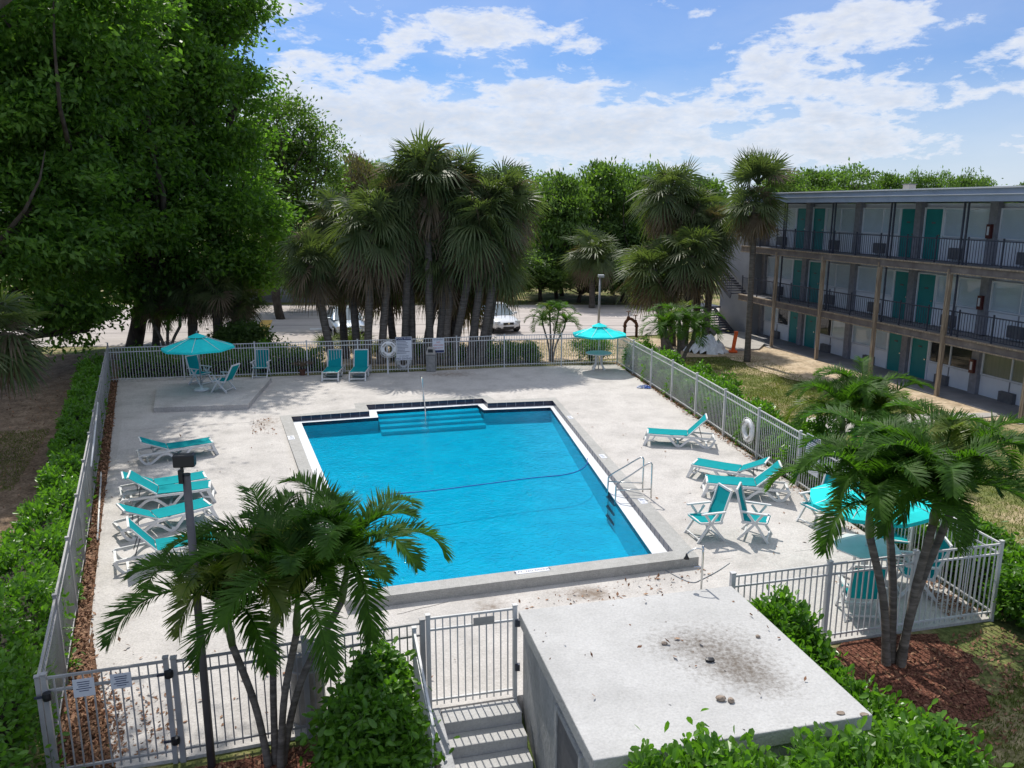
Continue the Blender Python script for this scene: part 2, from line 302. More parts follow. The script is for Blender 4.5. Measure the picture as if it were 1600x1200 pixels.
X['white'] = mat('white_resin', [(.3, (.66, .66, .64)), (.7, (.76, .76, .75))], scale=4, rough=.42)
X['fence'] = mat('white_fence_metal', [(.3, (.50, .50, .49)), (.7, (.64, .64, .63))], scale=2.5, detail=10, rough=.5, bump=.1)
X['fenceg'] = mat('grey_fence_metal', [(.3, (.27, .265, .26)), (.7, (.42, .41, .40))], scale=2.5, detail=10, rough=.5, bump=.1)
X['sling'] = mat('turquoise_sling', [(.3, (.012, .40, .42)), (.7, (.018, .46, .47))], scale=60, rough=.75, bump=.25, bscale=260, spec=.2)
def cloth(name, c, tr):
    m = mat(name, [(.3, tuple(v*.9 for v in c)), (.7, c)], scale=8, rough=.85, spec=.1, bump=.15, bscale=200); nt = m.node_tree; b = nt.nodes['Principled BSDF']; out = nt.nodes['Material Output']
    t = N(nt, 'ShaderNodeBsdfTranslucent'); t.inputs[0].default_value = (*c, 1); ms = N(nt, 'ShaderNodeMixShader'); ms.inputs[0].default_value = tr
    nt.links.new(b.outputs[0], ms.inputs[1]); nt.links.new(t.outputs[0], ms.inputs[2]); nt.links.new(ms.outputs[0], out.inputs[0]); return m
X['sling'] = cloth('turquoise_sling', (.012, .40, .43), .3)
X['canopy'] = cloth('turquoise_canopy', (.03, .74, .74), .06)
X['steel'] = mat('stainless_steel', (.62, .62, .6), rough=.22, metal=1.0)
X['galv'] = mat('galvanised_pole', [(.3, (.30, .32, .34)), (.7, (.42, .44, .46))], scale=6, rough=.5, metal=.5)
X['bronze'] = mat('grey_bronze_pole', [(.3, (.085, .08, .08)), (.7, (.13, .12, .12))], scale=5, rough=.5)
X['black'] = mat('black_plastic', (.014, .014, .016), rough=.45)
X['darkiron'] = mat('dark_iron', [(.3, (.03, .035, .055)), (.7, (.05, .058, .085))], scale=6, rough=.5)
X['rope'] = mat('blue_rope', (.01, .05, .32), rough=.6)
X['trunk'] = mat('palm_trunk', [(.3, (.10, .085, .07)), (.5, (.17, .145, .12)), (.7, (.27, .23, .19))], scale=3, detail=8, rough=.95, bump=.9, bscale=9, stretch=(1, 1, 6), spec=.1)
X['trunk_shaded'] = mat('shaded_palm_trunk', [(.3, (.07, .062, .055)), (.5, (.12, .105, .09)), (.7, (.18, .16, .135))], scale=3, detail=8, rough=.95, bump=.9, bscale=9, stretch=(1, 1, 6), spec=.1)  # darker copy of the trunk, shade of the clump put into its colour
X['shaft'] = mat('green_crownshaft', [(.3, (.07, .12, .03)), (.7, (.12, .17, .05))], scale=3, rough=.5)
X['bark'] = mat('oak_bark', [(.3, (.04, .032, .026)), (.7, (.12, .098, .08))], scale=4, detail=10, rough=.95, bump=1.0, bscale=16, stretch=(1, 1, .3), spec=.1)
X['oak'] = leafmat('oak_leaves', (.045, .11, .018), (.11, .21, .035), .52, .9)
X['oakl'] = leafmat('oak_leaves_light', (.085, .17, .03), (.15, .27, .05), .5, .9)
X['oakpale'] = leafmat('pale_spring_leaves', (.05, .10, .02), (.11, .18, .035), .45, .8)
X['bgleaf'] = leafmat('far_tree_leaves', (.075, .14, .04), (.165, .25, .085), .45, .5, spec=.2)
X['bgdark'] = leafmat('dark_scrub_leaves', (.05, .095, .03), (.11, .17, .055), .42, .6, spec=.2)
X['bgbrown'] = leafmat('brownish_tree_leaves', (.09, .085, .045), (.16, .13, .07), .3, .5)
X['sabal'] = leafmat('cabbage_palm_leaf', (.05, .085, .03), (.14, .17, .075), .38, 2.0, rough=.5, spec=.3, tboost=1.2)
X['sabdead'] = leafmat('dead_palm_leaf', (.12, .09, .06), (.26, .20, .14), .3, 2.0, rough=.8, spec=.15, tboost=.8)
X['adon'] = leafmat('arching_palm_leaflet', (.022, .062, .008), (.075, .165, .018), .42, 3.0, rough=.55, spec=.2, tboost=1.7)
X['adony'] = leafmat('yellowing_palm_leaflet', (.09, .15, .02), (.2, .24, .04), .45, 3.0, rough=.4, spec=.4, tboost=1.1)
X['hedge'] = leafmat('hedge_leaf', (.06, .145, .018), (.13, .27, .03), .42, 5.0, rough=.35, spec=.45, tboost=1.5)
X['hedgel'] = leafmat('young_hedge_leaf', (.08, .20, .02), (.16, .32, .04), .45, 5.0, rough=.3, spec=.5, tboost=1.3)
X['twig_core'] = mat('twigs_and_shade_core', [(.3, (.02, .022, .012)), (.7, (.05, .045, .03))], scale=9, rough=.95)  # dark tone for shrub stems and for the hedge core that gives inner shade
X['grass'] = leafmat('grass_blades', (.07, .11, .02), (.2, .2, .07), .35, 1.0, rough=.6, spec=.2)
X['litter'] = mat('fallen_leaves', [(.3, (.10, .04, .02)), (.5, (.25, .12, .06)), (.7, (.42, .26, .15))], scale=14, detail=3, rough=.8, coord='World')
X['stucco'] = mat('white_stucco', [(.3, (.70, .73, .79)), (.7, (.78, .81, .86))], scale=1.5, detail=8, rough=.85)
X['pier'] = mat('grey_brick_pier', [(.3, (.20, .20, .225)), (.7, (.29, .29, .32))], scale=6, rough=.9)
X['fascia'] = mat('slate_fascia', [(.3, (.24, .29, .37)), (.7, (.31, .36, .45))], scale=1.2, rough=.6)
X['roofcap'] = mat('white_roof_cap', (.7, .7, .7), rough=.5)
X['door'] = mat('teal_door', [(.3, (.006, .20, .20)), (.7, (.010, .24, .235))], scale=2, rough=.5)
X['timber'] = mat('raw_timber', [(.3, (.13, .10, .075)), (.5, (.28, .22, .16)), (.7, (.50, .41, .30))], scale=3, detail=8, rough=.8, stretch=(8, 8, .6), bump=.4)
X['beamw'] = mat('weathered_beam', [(.3, (.12, .10, .095)), (.6, (.2, .17, .155)), (.75, (.34, .29, .25))], scale=2.2, detail=10, rough=.85, bump=.4)
X['blind'] = mat('white_blinds', [(.3, (.68, .74, .80)), (.7, (.76, .82, .88))], scale=2, rough=.5)
X['curtain'] = mat('beige_curtain', [(.3, (.27, .27, .19)), (.7, (.36, .35, .25))], scale=2, rough=.8, stretch=(9, 9, .4))
X['gap'] = mat('dark_interior', (.02, .02, .024), rough=.7)
X['acgrey'] = mat('grey_wall_unit', [(.3, (.10, .10, .11)), (.7, (.15, .15, .16))], scale=8, rough=.6)
X['red'] = mat('dark_red_cabinet', (.10, .02, .018), rough=.4)
X['orange'] = mat('orange_plastic', (.85, .13, .02), rough=.45)
X['rust'] = mat('rusty_iron', [(.3, (.05, .022, .014)), (.7, (.16, .07, .04))], scale=9, detail=8, rough=.85)
X['carpaint'] = mat('white_car_paint', (.72, .73, .75), rough=.28, coat=.6)
X['carsilver'] = mat('silver_car_paint', (.42, .48, .54), rough=.28, metal=.3, coat=.6)
X['tyre'] = mat('tyre_rubber', (.015, .015, .015), rough=.8)
X['sheetp'] = mat('white_plastic_sheet', [(.3, (.6, .62, .64)), (.7, (.78, .79, .8))], scale=6, rough=.4, bump=.4)
X['binbody'] = mat('grey_bin', [(.3, (.20, .20, .19)), (.7, (.32, .31, .29))], scale=7, rough=.8, bump=.4)
X['stone'] = mat('grey_stone', [(.3, (.16, .12, .09)), (.7, (.42, .34, .27))], scale=9, rough=.9, bump=.5)
X['signw'] = mat('white_sign_board', (.66, .68, .72), rough=.5)
X['signb'] = mat('dark_blue_lettering', (.02, .03, .10), rough=.6)
X['signr'] = mat('red_lettering', (.5, .05, .03), rough=.6)
X['lens'] = mat('clear_lens', (.55, .58, .6), rough=.08, spec=.8)
X['ring'] = mat('white_life_ring', (.74, .74, .73), rough=.5)
X['cblock'] = mat('grey_block_wall', [(.3, (.22, .23, .25)), (.7, (.30, .31, .33))], scale=.7, detail=8, rough=.9)
gm = bpy.data.materials.new('window_glass'); gm.use_nodes = True; nt = gm.node_tree; nt.nodes.clear()
tb = N(nt, 'ShaderNodeBsdfTransparent'); tb.inputs[0].default_value = (.93, .95, .96, 1); gb = N(nt, 'ShaderNodeBsdfGlossy'); gb.inputs['Roughness'].default_value = .03
fr = N(nt, 'ShaderNodeLayerWeight'); mxs = N(nt, 'ShaderNodeMixShader'); o_ = N(nt, 'ShaderNodeOutputMaterial')
nt.links.new(M_(nt, 'ADD', M_(nt, 'POWER', fr.outputs['Facing'], 4.5), .03, clamp=True), mxs.inputs[0]); nt.links.new(tb.outputs[0], mxs.inputs[1]); nt.links.new(gb.outputs[0], mxs.inputs[2]); nt.links.new(mxs.outputs[0], o_.inputs[0]); X['glass'] = gm
X['carglass'] = mat('car_window', (.10, .14, .16), rough=.06, spec=.9, coat=1.0)
# water
wm = bpy.data.materials.new('pool_water'); wm.use_nodes = True; nt = wm.node_tree; nt.nodes.clear()
g_ = N(nt, 'ShaderNodeNewGeometry'); mp = N(nt, 'ShaderNodeMapping'); mp.inputs['Scale'].default_value = (1, 1.0, 1); nt.links.new(g_.outputs['Position'], mp.inputs[0])
n1 = N(nt, 'ShaderNodeTexNoise'); n1.inputs['Scale'].default_value = 5.5; n1.inputs['Detail'].default_value = 4; n1.inputs['Distortion'].default_value = 1.4; nt.links.new(mp.outputs[0], n1.inputs['Vector'])
n3 = N(nt, 'ShaderNodeTexNoise'); n3.inputs['Scale'].default_value = 1.1; n3.inputs['Detail'].default_value = 3; nt.links.new(mp.outputs[0], n3.inputs['Vector'])
hgt = M_(nt, 'ADD', n1.outputs[0], M_(nt, 'MULTIPLY', n3.outputs[0], 1.2))
bp = N(nt, 'ShaderNodeBump'); bp.inputs['Strength'].default_value = .5; bp.inputs['Distance'].default_value = .045; nt.links.new(hgt, bp.inputs['Height'])
tb = N(nt, 'ShaderNodeBsdfTransparent'); cw = N(nt, 'ShaderNodeValToRGB'); cw.color_ramp.elements[0].position = .3; cw.color_ramp.elements[0].color = (.028, .525, .675, 1); cw.color_ramp.elements[1].position = .72; cw.color_ramp.elements[1].color = (.07, .64, .775, 1); nt.links.new(M_(nt, 'MULTIPLY', hgt, .46), cw.inputs[0]); nt.links.new(cw.outputs[0], tb.inputs[0])  # ripple lensing painted as lighter and darker tint along the wave noise
rf = N(nt, 'ShaderNodeBsdfGlossy'); rf.inputs['Roughness'].default_value = .04; nt.links.new(bp.outputs[0], rf.inputs['Normal'])
fr = N(nt, 'ShaderNodeFresnel'); fr.inputs[0].default_value = 1.33; nt.links.new(bp.outputs[0], fr.inputs['Normal'])
mxs = N(nt, 'ShaderNodeMixShader'); o_ = N(nt, 'ShaderNodeOutputMaterial')
nt.links.new(fr.outputs[0], mxs.inputs[0]); nt.links.new(tb.outputs[0], mxs.inputs[1]); nt.links.new(rf.outputs[0], mxs.inputs[2]); nt.links.new(mxs.outputs[0], o_.inputs[0]); X['water'] = wm
def text(body, size, mat_, name='lettering', parent=None, M=None, extrude=.001):
    cu = bpy.data.curves.new('txt', 'FONT'); cu.body = body; cu.size = size; cu.extrude = extrude; cu.align_x = 'CENTER'; cu.align_y = 'CENTER'; cu.resolution_u = 2
    o = bpy.data.objects.new('txt', cu); C.objects.link(o)
    me = bpy.data.meshes.new_from_object(o.evaluated_get(bpy.context.evaluated_depsgraph_get()))
    bpy.data.objects.remove(o); me.materials.clear(); me.materials.append(mat_); me.name = name
    if M is not None: me.transform(M)
    ob = bpy.data.objects.new(name, me); C.objects.link(ob)
    if parent: ob.parent = parent
    return ob
# ------------------------------------------------------------------ pool outline (world metres)
zr = .2
O = [G(437, 650, zr), G(556, 638.5, zr), G(553, 630, zr), G(761, 617.5, zr), G(775, 625.5, zr), G(868, 621, zr), G(1092, 870, zr), G(541, 939, zr)]
I = [G(455, 651, zr), G(577, 642.5, zr), G(572, 632.5, zr), G(754, 622.5, zr), G(762, 630, zr), G(863.5, 626, zr), G(1052, 861, zr), G(560, 922, zr)]
W = [G(471, 661, .02), G(591, 652.5, .02), G(588, 643, .02), G(746, 633, .02), G(756, 641, .02), G(860, 637, .02), G(1031, 863, .02), G(581, 921, .02)]
Ixy = [tuple(p[:2]) for p in I]; Oxy = [tuple(p[:2]) for p in O]; Wxy = [tuple(p[:2]) for p in W]
# near rim: ledge and water pass under its inner edge
def off(P, i, t): return (P[i][0]*(1-t), P[i][1])
W[6] = np.array([W[6][0] + .02, W[6][1] - .34, .02]); W[7] = np.array([W[7][0] + .02, W[7][1] - .30, .02]); Wxy = [tuple(p[:2]) for p in W]
I[6] = np.array([I[6][0], I[6][1], zr])
def inset(P, d):
    n = len(P); r = []
    for i in range(n):
        a, b, c = [np.array(P[j % n]) for j in (i-1, i, i+1)]
        u = (b-a)/np.linalg.norm(b-a); v = (c-b)/np.linalg.norm(c-b); nu = np.array([u[1], -u[0]]); nv = np.array([v[1], -v[0]])
        k = nu + nv; k = k/np.dot(k, nu); r.append(tuple(b + k*d))
    return r
Wxy2 = [p for p in Wxy]; Wxy2[6] = tuple(np.array(Ixy[6]) + (-.36, .10)); Wxy2[7] = tuple(np.array(Ixy[7]) + (.30, .10)); 
for k in (6, 7):
    W[k] = np.array([*Wxy2[k], .02])
Wxy = Wxy2
FENL = [np.array([-16.2, 31.75]), np.array([-5.75, 8.72])]
def fl(t): return FENL[0]*(1-t) + FENL[1]*t
BACK = [D(173, 598), D(401, 589), D(638, 581), D(788, 574), D(964, 569)]
RIGHT = [BACK[-1][:2], np.array([8.33, 12.75])]
NEARR = [np.array([8.33, 12.75]), np.array([6.68, 12.36]), np.array([5.1, 11.95]), np.array([3.43, 11.53])]
PH = [np.array(p) for p in ((.09, 10.5), (3.34, 11.27), (4.10, 8.09), (.85, 7.32))]     # pump house slab corners
ax = np.array([.242, -.970]); axn = np.array([.970, .242])                              # stairs run / width directions
ST0 = np.array([-1.02, 10.20]); ST1 = np.array([.06, 10.47])
NEARL = [np.array([-5.75, 8.72]), np.array([-4.27, 9.14]), np.array([-2.75, 9.62]), np.array([-1.24, 10.10])]
deck_out = [tuple(fl(0) + (.22, .05))] + [tuple(p[:2]) for p in BACK[1:]] + [tuple(RIGHT[1])] + [tuple(p) for p in NEARR[1:]] + [tuple(PH[1]), tuple(PH[0]), tuple(ST1), tuple(ST0)] + [tuple(p) for p in NEARL[::-1][:-1]] + [tuple(fl(1) + (.7, .22)), tuple(fl(.86) + (.23, .08))]
mid = [tuple(inp) for inp in Oxy]
dk = sheet(deck_out, mid, lambda x, y: dz(y), 2.0)
# skirt of the slab
for i in range(len(deck_out)):
    a, b = deck_out[i], deck_out[(i+1) % len(deck_out)]
    dk.add([(a[0], a[1], dz(a[1])), (b[0], b[1], dz(b[1])), (b[0], b[1], -1.1), (a[0], a[1], -1.1)], [(0, 1, 2, 3)])
struct('pool_deck', dk, X['deck'])
gr = sheet([(-160, 5), (-160, 400), (200, 400), (200, 5), (60, 2), (0, 2), (-60, 2)], mid, gz, 1e9)
# finer terrain near the pool
def terrain():
    xs = np.concatenate([np.arange(-60, -24, 6), np.arange(-24, 26, 1.0), np.arange(26, 80, 6)]); ys = np.concatenate([[-5, 2], np.arange(5, 46, .8), np.arange(46, 120, 8), [150, 220, 400, 900]])
    xs = np.concatenate([[-900, -300, -120], xs, [150, 400, 900]])
    pts = [(x, y) for y in ys for x in xs if not inpoly(x, y, mid)]
    P = [Vector(p) for p in pts]; b = len(P); P += [Vector(p) for p in mid]; ed = [(b+i, b+(i+1) % len(mid)) for i in range(len(mid))]
    vs, es, fs, *_ = delaunay_2d_cdt(P, ed, [], 0, 1e-5)
    F = [tuple(f) for f in fs if not inpoly(sum(vs[i].x for i in f)/3, sum(vs[i].y for i in f)/3, mid)]
    # keep ground a little below the deck slab wherever the slab lies above
    V = [(v.x, v.y, min(gz(v.x, v.y), dz(v.y) - .04) if inpoly(v.x, v.y, deck_out) else gz(v.x, v.y)) for v in vs]
    return MB().add(V, F)
gnd = struct('ground', terrain(), X['ground'], smooth=True)
def patch(name, poly, m, h=.012, step=.8):
    return struct(name, sheet([tuple(p[:2]) for p in poly], None, lambda x, y: gz(x, y) + h, step), m)
def wob(poly, amp=.25, n=6, seed=1):
    r = random.Random(seed); out = []
    for i in range(len(poly)):
        a, b = np.array(poly[i][:2]), np.array(poly[(i+1) % len(poly)][:2])
        for k in range(n): out.append(tuple(a + (b-a)*k/n + (np.array([r.uniform(-amp, amp), r.uniform(-amp, amp)]) if k else 0)))
    return out
# bare dirt under the big oaks
patch('dirt_yard', wob([(-60, 6.2), (-60, 39), (-17.2, 37.5), (-16.6, 32), (-13.6, 25), (-11.3, 19.8), (-6.2, 8.4), (-5.5, 5.4)], .3, 7, 3), X['dirt'], .012, 1.5)
patch('sand_strip', wob([(-16.0, 36.2), (-16.3, 40.6), (0, 42.4), (7.5, 43.0), (13.4, 39.4), (12.2, 37.6), (6.6, 36.6), (-5, 34.6)], .25, 6, 4), X['sand'], .02, 1.0)
patch('sand_by_building', wob([(9.6, 38.2), (13.2, 40.2), (16.6, 25.6), (14.2, 25.8), (12.2, 30.5), (10.6, 34)], .3, 6, 5), X['sand'], .024, 1.0)
patch('mulch_bed', wob([(3.6, 11.3), (7.2, 12.3), (7.3, 11.2), (6.6, 10.2), (6.2, 9.6), (5.2, 9.2), (4.5, 9.6)], .32, 5, 6), X['redmulch'], .02, .5)
patch('palm_mulch_bed', wob([(-5.7, 8.55), (-1.3, 9.95), (-.95, 8.6), (-1.2, 6.6), (-5.2, 6.2)], .1, 4, 7), X['redmulch'], .02, .5)
# mulch strip between fence and slab
ms = []
for t in np.linspace(0, 1, 30): ms.append(tuple(fl(t) + (.0, 0)))
ms2 = [tuple(np.array(fl(t)) + ((.24, .08) if t < .85 else (.24 + (t-.85)*3.0, .13))) for t in np.linspace(1, 0, 30)]
mm = MB(); n_ = 30
mm.add([(p[0], p[1], dz(p[1]) - .02) for p in ms] + [(p[0], p[1], dz(p[1]) + (.004)) for p in ms2[::-1]], [(i, n_+i, n_+i+1, i+1) for i in range(n_-1)])
struct('mulch_strip', mm, X['mulch'])
# lot
lotz = gz(0, 50)
def lsheet(name, poly, m, h): return struct(name, MB().prism([tuple(p[:2]) for p in poly], lotz - .2, lotz + h), m)
lot = [(-70, 39.5), (-16.5, 40.2), (-5, 41.0), (2, 42.4), (7.2, 43.6), (12.5, 46), (14.5, 52), (14.5, 57.5), (-70, 57.5)]
lsheet('parking_lot', wob(lot, .12, 8, 9), X['asphalt'], .05)
ck = MB()
for y, a, b in ((44.6, -30, 9), (47.5, -34, 11), (50.4, -26, 12), (53.6, -34, 13)):
    pts = [(x, y + .18*math.sin(x*.35 + y) + random.uniform(-.04, .04)) for x in np.arange(a, b, .7)]
    ck.add([(p[0], p[1] + s*.05, lotz + .055) for p in pts for s in (-1, 1)], [(2*i, 2*i+2, 2*i+3, 2*i+1) for i in range(len(pts)-1)])
struct('asphalt_crack_lines', ck, X['crack'])
yl = MB()
for k, (a, b) in enumerate((((402, 500), (424, 517)), ((398, 519), (418, 536)))):
    p, q = G(a[0], a[1], lotz + .056), G(b[0], b[1], lotz + .056)
    p, q, r_, s_ = G(a[0] + 6, a[1], lotz+.056), G(b[0] + 2, a[1], lotz+.056), G(b[0] - 5, b[1], lotz+.056), G(a[0], b[1], lotz+.056)
    yl.add([s_, r_, q, p], [(0, 1, 2, 3)])
struct('yellow_parking_marking', yl, X['yellow'])
wl2 = MB()
for px_ in (484, 700):
    p = [G(px_, 513, lotz+.056), G(px_+30, 512, lotz+.056), G(px_+30, 514.4, lotz+.056), G(px_, 515.4, lotz+.056)]
    wl2.add(p[::-1], [(0, 1, 2, 3)])
struct('white_parking_marking', wl2, X['whitepaint'])
# stepping path slab and pads by the building
def slab(name, pts, h, m, label=None):
    return struct(name, MB().prism([tuple(p[:2]) for p in pts], -.5, h), m, label)
slab('path', [G(1258, 655, .12), G(1300, 651, .12), G(1556, 646, .12), G(1560, 651, .12), G(1500, 657, .12), G(1440, 663, .12), G(1340, 676, .12), G(1268, 676, .12)], .155, X['conc'])
slab('concrete_pad', [G(1110, 535, .12), G(1120, 522, .12), G(1172, 518, .12), G(1196, 536, .12), G(1186, 546, .12), G(1150, 548, .12)], .165, X['conc'])
# ------------------------------------------------------------------ swimming pool
pool = thing('swimming_pool', 'swimming pool with raised grey rim, white ledge and dark blue tile band', 'swimming pool', (-1.5, 20, 0))
n = len(O)
rm = MB(); Of = [(p[0], p[1]) for p in O]
rm.add([(*p, zr) for p in Oxy] + [(*p, zr) for p in Ixy], [(i, n+i, n+(i+1) % n, (i+1) % n)[::-1] for i in range(n)])
rm.add([(*p, zr) for p in Oxy] + [(*p, -.4) for p in Oxy], [(i, (i+1) % n, n+(i+1) % n, n+i) for i in range(n)])
rm.build('rim', X['rim'], pool)
tb_ = MB(); tb_.add([(*p, zr - .001) for p in Ixy] + [(*p, .03) for p in Ixy], [(i, n+i, n+(i+1) % n, (i+1) % n) for i in range(n)])
tbo = tb_.build('tile_band', X['tile'], pool)
gt = MB()
for i in range(n):
    a, b = np.array(Ixy[i]), np.array(Ixy[(i+1) % n]); L_ = np.linalg.norm(b-a); k = max(1, int(L_/.3)); u = (b-a)/L_; nn = np.array([u[1], -u[0]])
    for j in range(1, k): p = a + (b-a)*j/k + nn*.001; gt.box((p[0], p[1], .115), (.012, .008, .168), math.atan2(u[1], u[0]))
gt.build('grout_line', X['grout'], tbo)
lg = MB(); lg.add([(*p, .03) for p in Ixy] + [(*p, .03) for p in Wxy], [(i, n+i, n+(i+1) % n, (i+1) % n)[::-1] for i in range(n)]); lg.build('ledge', X['ledge'], pool)
bs = MB(); bs.add([(*p, .03) for p in Wxy] + [(*p, -.42 - .5*min(1, max(0, (25.0 - p[1])/10.5))) for p in Wxy], [(i, n+i, n+(i+1) % n, (i+1) % n)[::-1] for i in range(n)] + [tuple(range(2*n-1, n-1, -1))[::-1]])
bs.build('basin', X['basin'], pool)
wl_ = MB(); wl_.add([(*(np.array(p)), .0285) for p in Wxy] + [(*(np.array(p)), -.16) for p in Wxy], [(i, n+i, n+(i+1) % n, (i+1) % n)[::-1] for i in range(n)])
for o in ():
    pass
wt_ = MB(); Win = inset(Wxy, .004)
# thin dark waterline tiles, 4 mm proud of the basin wall
sgn = 1 if inpoly(*Win[0], Wxy) else -1
Win = inset(Wxy, .004*sgn); wt_.add([(*p, .026) for p in Win] + [(*p, -.09) for p in Win], [(i, n+i, n+(i+1) % n, (i+1) % n) for i in range(n)]); wt_.build('waterline_tile', X['tile'], pool)
# entry steps inside the far alcove
A2, A3 = np.array(Wxy[2]), np.array(Wxy[3]); u = (A3-A2)/np.linalg.norm(A3-A2); dn = np.array([u[1], -u[0]])
stp = MB(); L_ = np.linalg.norm(A3-A2)
for k in range(4):
    z1 = -.07 - .085*k; a = A2 + dn*(.02 + .36*k) + u*.02; b = a + u*(L_ - .04); c_, d_ = b + dn*.36, a + dn*.36
    stp.prism([a, b, c_, d_], -.6, z1)
stp.build('entry_step', X['basin'], pool)
wp = MB(); wp.add([(*p, -.005) for p in inset(Wxy, .001*sgn)], [tuple(range(n))]); 
wobj = wp.build('water', X['water']); tag(wobj, kind='structure')
# make sure water normal faces up
if wobj.data.polygons[0].normal.z < 0: wobj.data.flip_normals()
def gmark(name, label, px, py, z, body, size, w, h, rot, lab_mat=None):
    p = G(px, py, z); t = thing(name, label, 'depth marker', p, rot, 'depth markers set into the pool rim', world=False)
    MB().box((0, 0, .003), (w, h, .006)).build('plate', X['signw'], t, world=False)
    text(body, size, X['signb'], 'lettering', t, Matrix.Translation((0, 0, .0065)))
ang = math.atan2(*(np.array(Oxy[6]) - np.array(Oxy[7]))[::-1])
angL = math.atan2(*(np.array(Oxy[7]) - np.array(Oxy[0]))[::-1]); angR = math.atan2(*(np.array(Oxy[5]) - np.array(Oxy[6]))[::-1])
gmark('depth_marker', 'white depth plate with small letters on the near rim of the pool', 832, 892, zr, '8 FT  NO DIVING', .095, .66, .15, ang)
gmark('depth_marker', 'worn depth plate on the left rim of the pool near its far corner', 455, 684, zr, '4 FT', .16, .42, .19, angL)
gmark('depth_marker', 'pale depth plate set in the right rim just beyond the steel ladder', 942, 713, zr, '5 FT', .12, .34, .16, angR)
gmark('depth_marker', 'pale depth plate on the right rim at the foot of the steel ladder', 1004, 783, zr, '6 FT', .12, .34, .16, angR)
gmark('depth_marker', 'depth plate near the far right corner of the pool rim', 891, 652, zr, '4 FT', .12, .34, .16, angR)
pz = D(664, 628); pf = math.atan2(u[1], u[0])
t = thing('depth_marker', 'white lettered plate on the far tile face behind the entry steps', 'depth marker', (*(G(661, 629, .12)[:2]), .115), pf, 'depth markers set into the pool rim', world=False)
MB().box((0, -.002, 0), (.75, .012, .14)).build('plate', X['signw'], t, world=False); text('3 FT NO DIVING', .085, X['signb'], 'lettering', t, Matrix.Translation((0, -.0095, 0)) @ Matrix.Rotation(R(90), 4, 'X'))
# safety rope across the water
rp = [G(600, 773, .01), G(680, 766, .01), G(760, 756, .01), G(830, 747, .01), G(880, 742, .01), G(905, 735, .01), G(917, 725, .01), G(918, 716, .03)]
def spline(P, k=8):
    P = [np.array(p, float) for p in P]; P = [2*P[0]-P[1]] + P + [2*P[-1]-P[-2]]; out = []
    for i in range(1, len(P)-2):
        for j in range(k):
            t = j/k; out.append(.5*((2*P[i]) + (-P[i-1]+P[i+1])*t + (2*P[i-1]-5*P[i]+4*P[i+1]-P[i+2])*t*t + (-P[i-1]+3*P[i]-3*P[i+1]+P[i+2])*t**3))
    out.append(P[-2]); return out
tag(MB().tube(spline(rp, 6), .012, 6).build('safety_rope', X['rope'], loc=rp[3], smooth=True), 'thin blue rope floating across the middle of the pool', 'rope')
# ladder
lp = G(966, 782, 0)[:2]; lq = G(953, 768, 0)[:2]
ldr = thing('pool_ladder', 'stainless steel pool ladder with two looped handrails on the right side', 'pool ladder', (*lp, 0))
dR = np.array([math.cos(angR), math.sin(angR)]); 
if dR[1] > 0: dR = -dR
nR = np.array([-dR[1], dR[0]]);  nR = nR if nR[0] > 0 else -nR       # away from the water
for k in (0, 1):
    b = np.array(G(953, 768, .03)[:2] if k == 0 else G(965, 782, .03)[:2]) - nR*.05
    e = np.array(D(1004, 771)[:2] if k == 0 else D(1017, 781)[:2])
    P = [(*b, -1.0), (*b, -.3), (*b, .28), (*(b + (e-b)*.06), .46), (*(b + (e-b)*.5), .74), (*(b + (e-b)*.9), .98), (*(b + (e-b)*.985), .96), (*e, .85), (*e, .1)]
    ldr_r = MB().tube(spline(P, 5), .019, 8); z_ = .28; ldr_r.tube([(*b, .30), (*e, .33)], .014, 6); ldr_r.build('handrail', X['steel'], ldr, smooth=True)
b0 = np.array(G(953, 768, .03)[:2]) - nR*.05; b1 = np.array(G(965, 782, .03)[:2]) - nR*.05
for z_ in (-.1, -.35, -.6): MB().beam((*b0, z_), (*b1, z_), .09, .03).build('tread', X['black'], ldr)
# grab rail at the entry steps
hr = thing('step_handrail', 'thin steel handrail bent over the entry steps at the far end', 'handrail', (*G(663, 627, .2)[:2], .2))
q0, q1 = G(661, 627, .2), G(665, 655, -.1)
P = [q0 + (0, .05, -.1), q0 + (0, .05, .55), q0 + (0, .0, .84), q0 + (0, -.12, .9), q0 + (0, -.3, .8), q0*.5 + q1*.5 + (0, 0, .45), q1 + (0, 0, .12), q1 + (-.02, -.05, -.5)]
MB().tube(spline(P, 5), .02, 8).build('rail', X['steel'], hr, smooth=True)
# raised platform
hp = .17
PL = [D(240, 637, hp), D(387, 632, hp), D(424, 590, hp), D(246, 601, hp)]
struct('raised_platform', MB().prism([p[:2] for p in PL], -.2, lambda x, y: dz(y) + hp), X['deck'], 'low raised concrete platform in the far left corner of the deck')
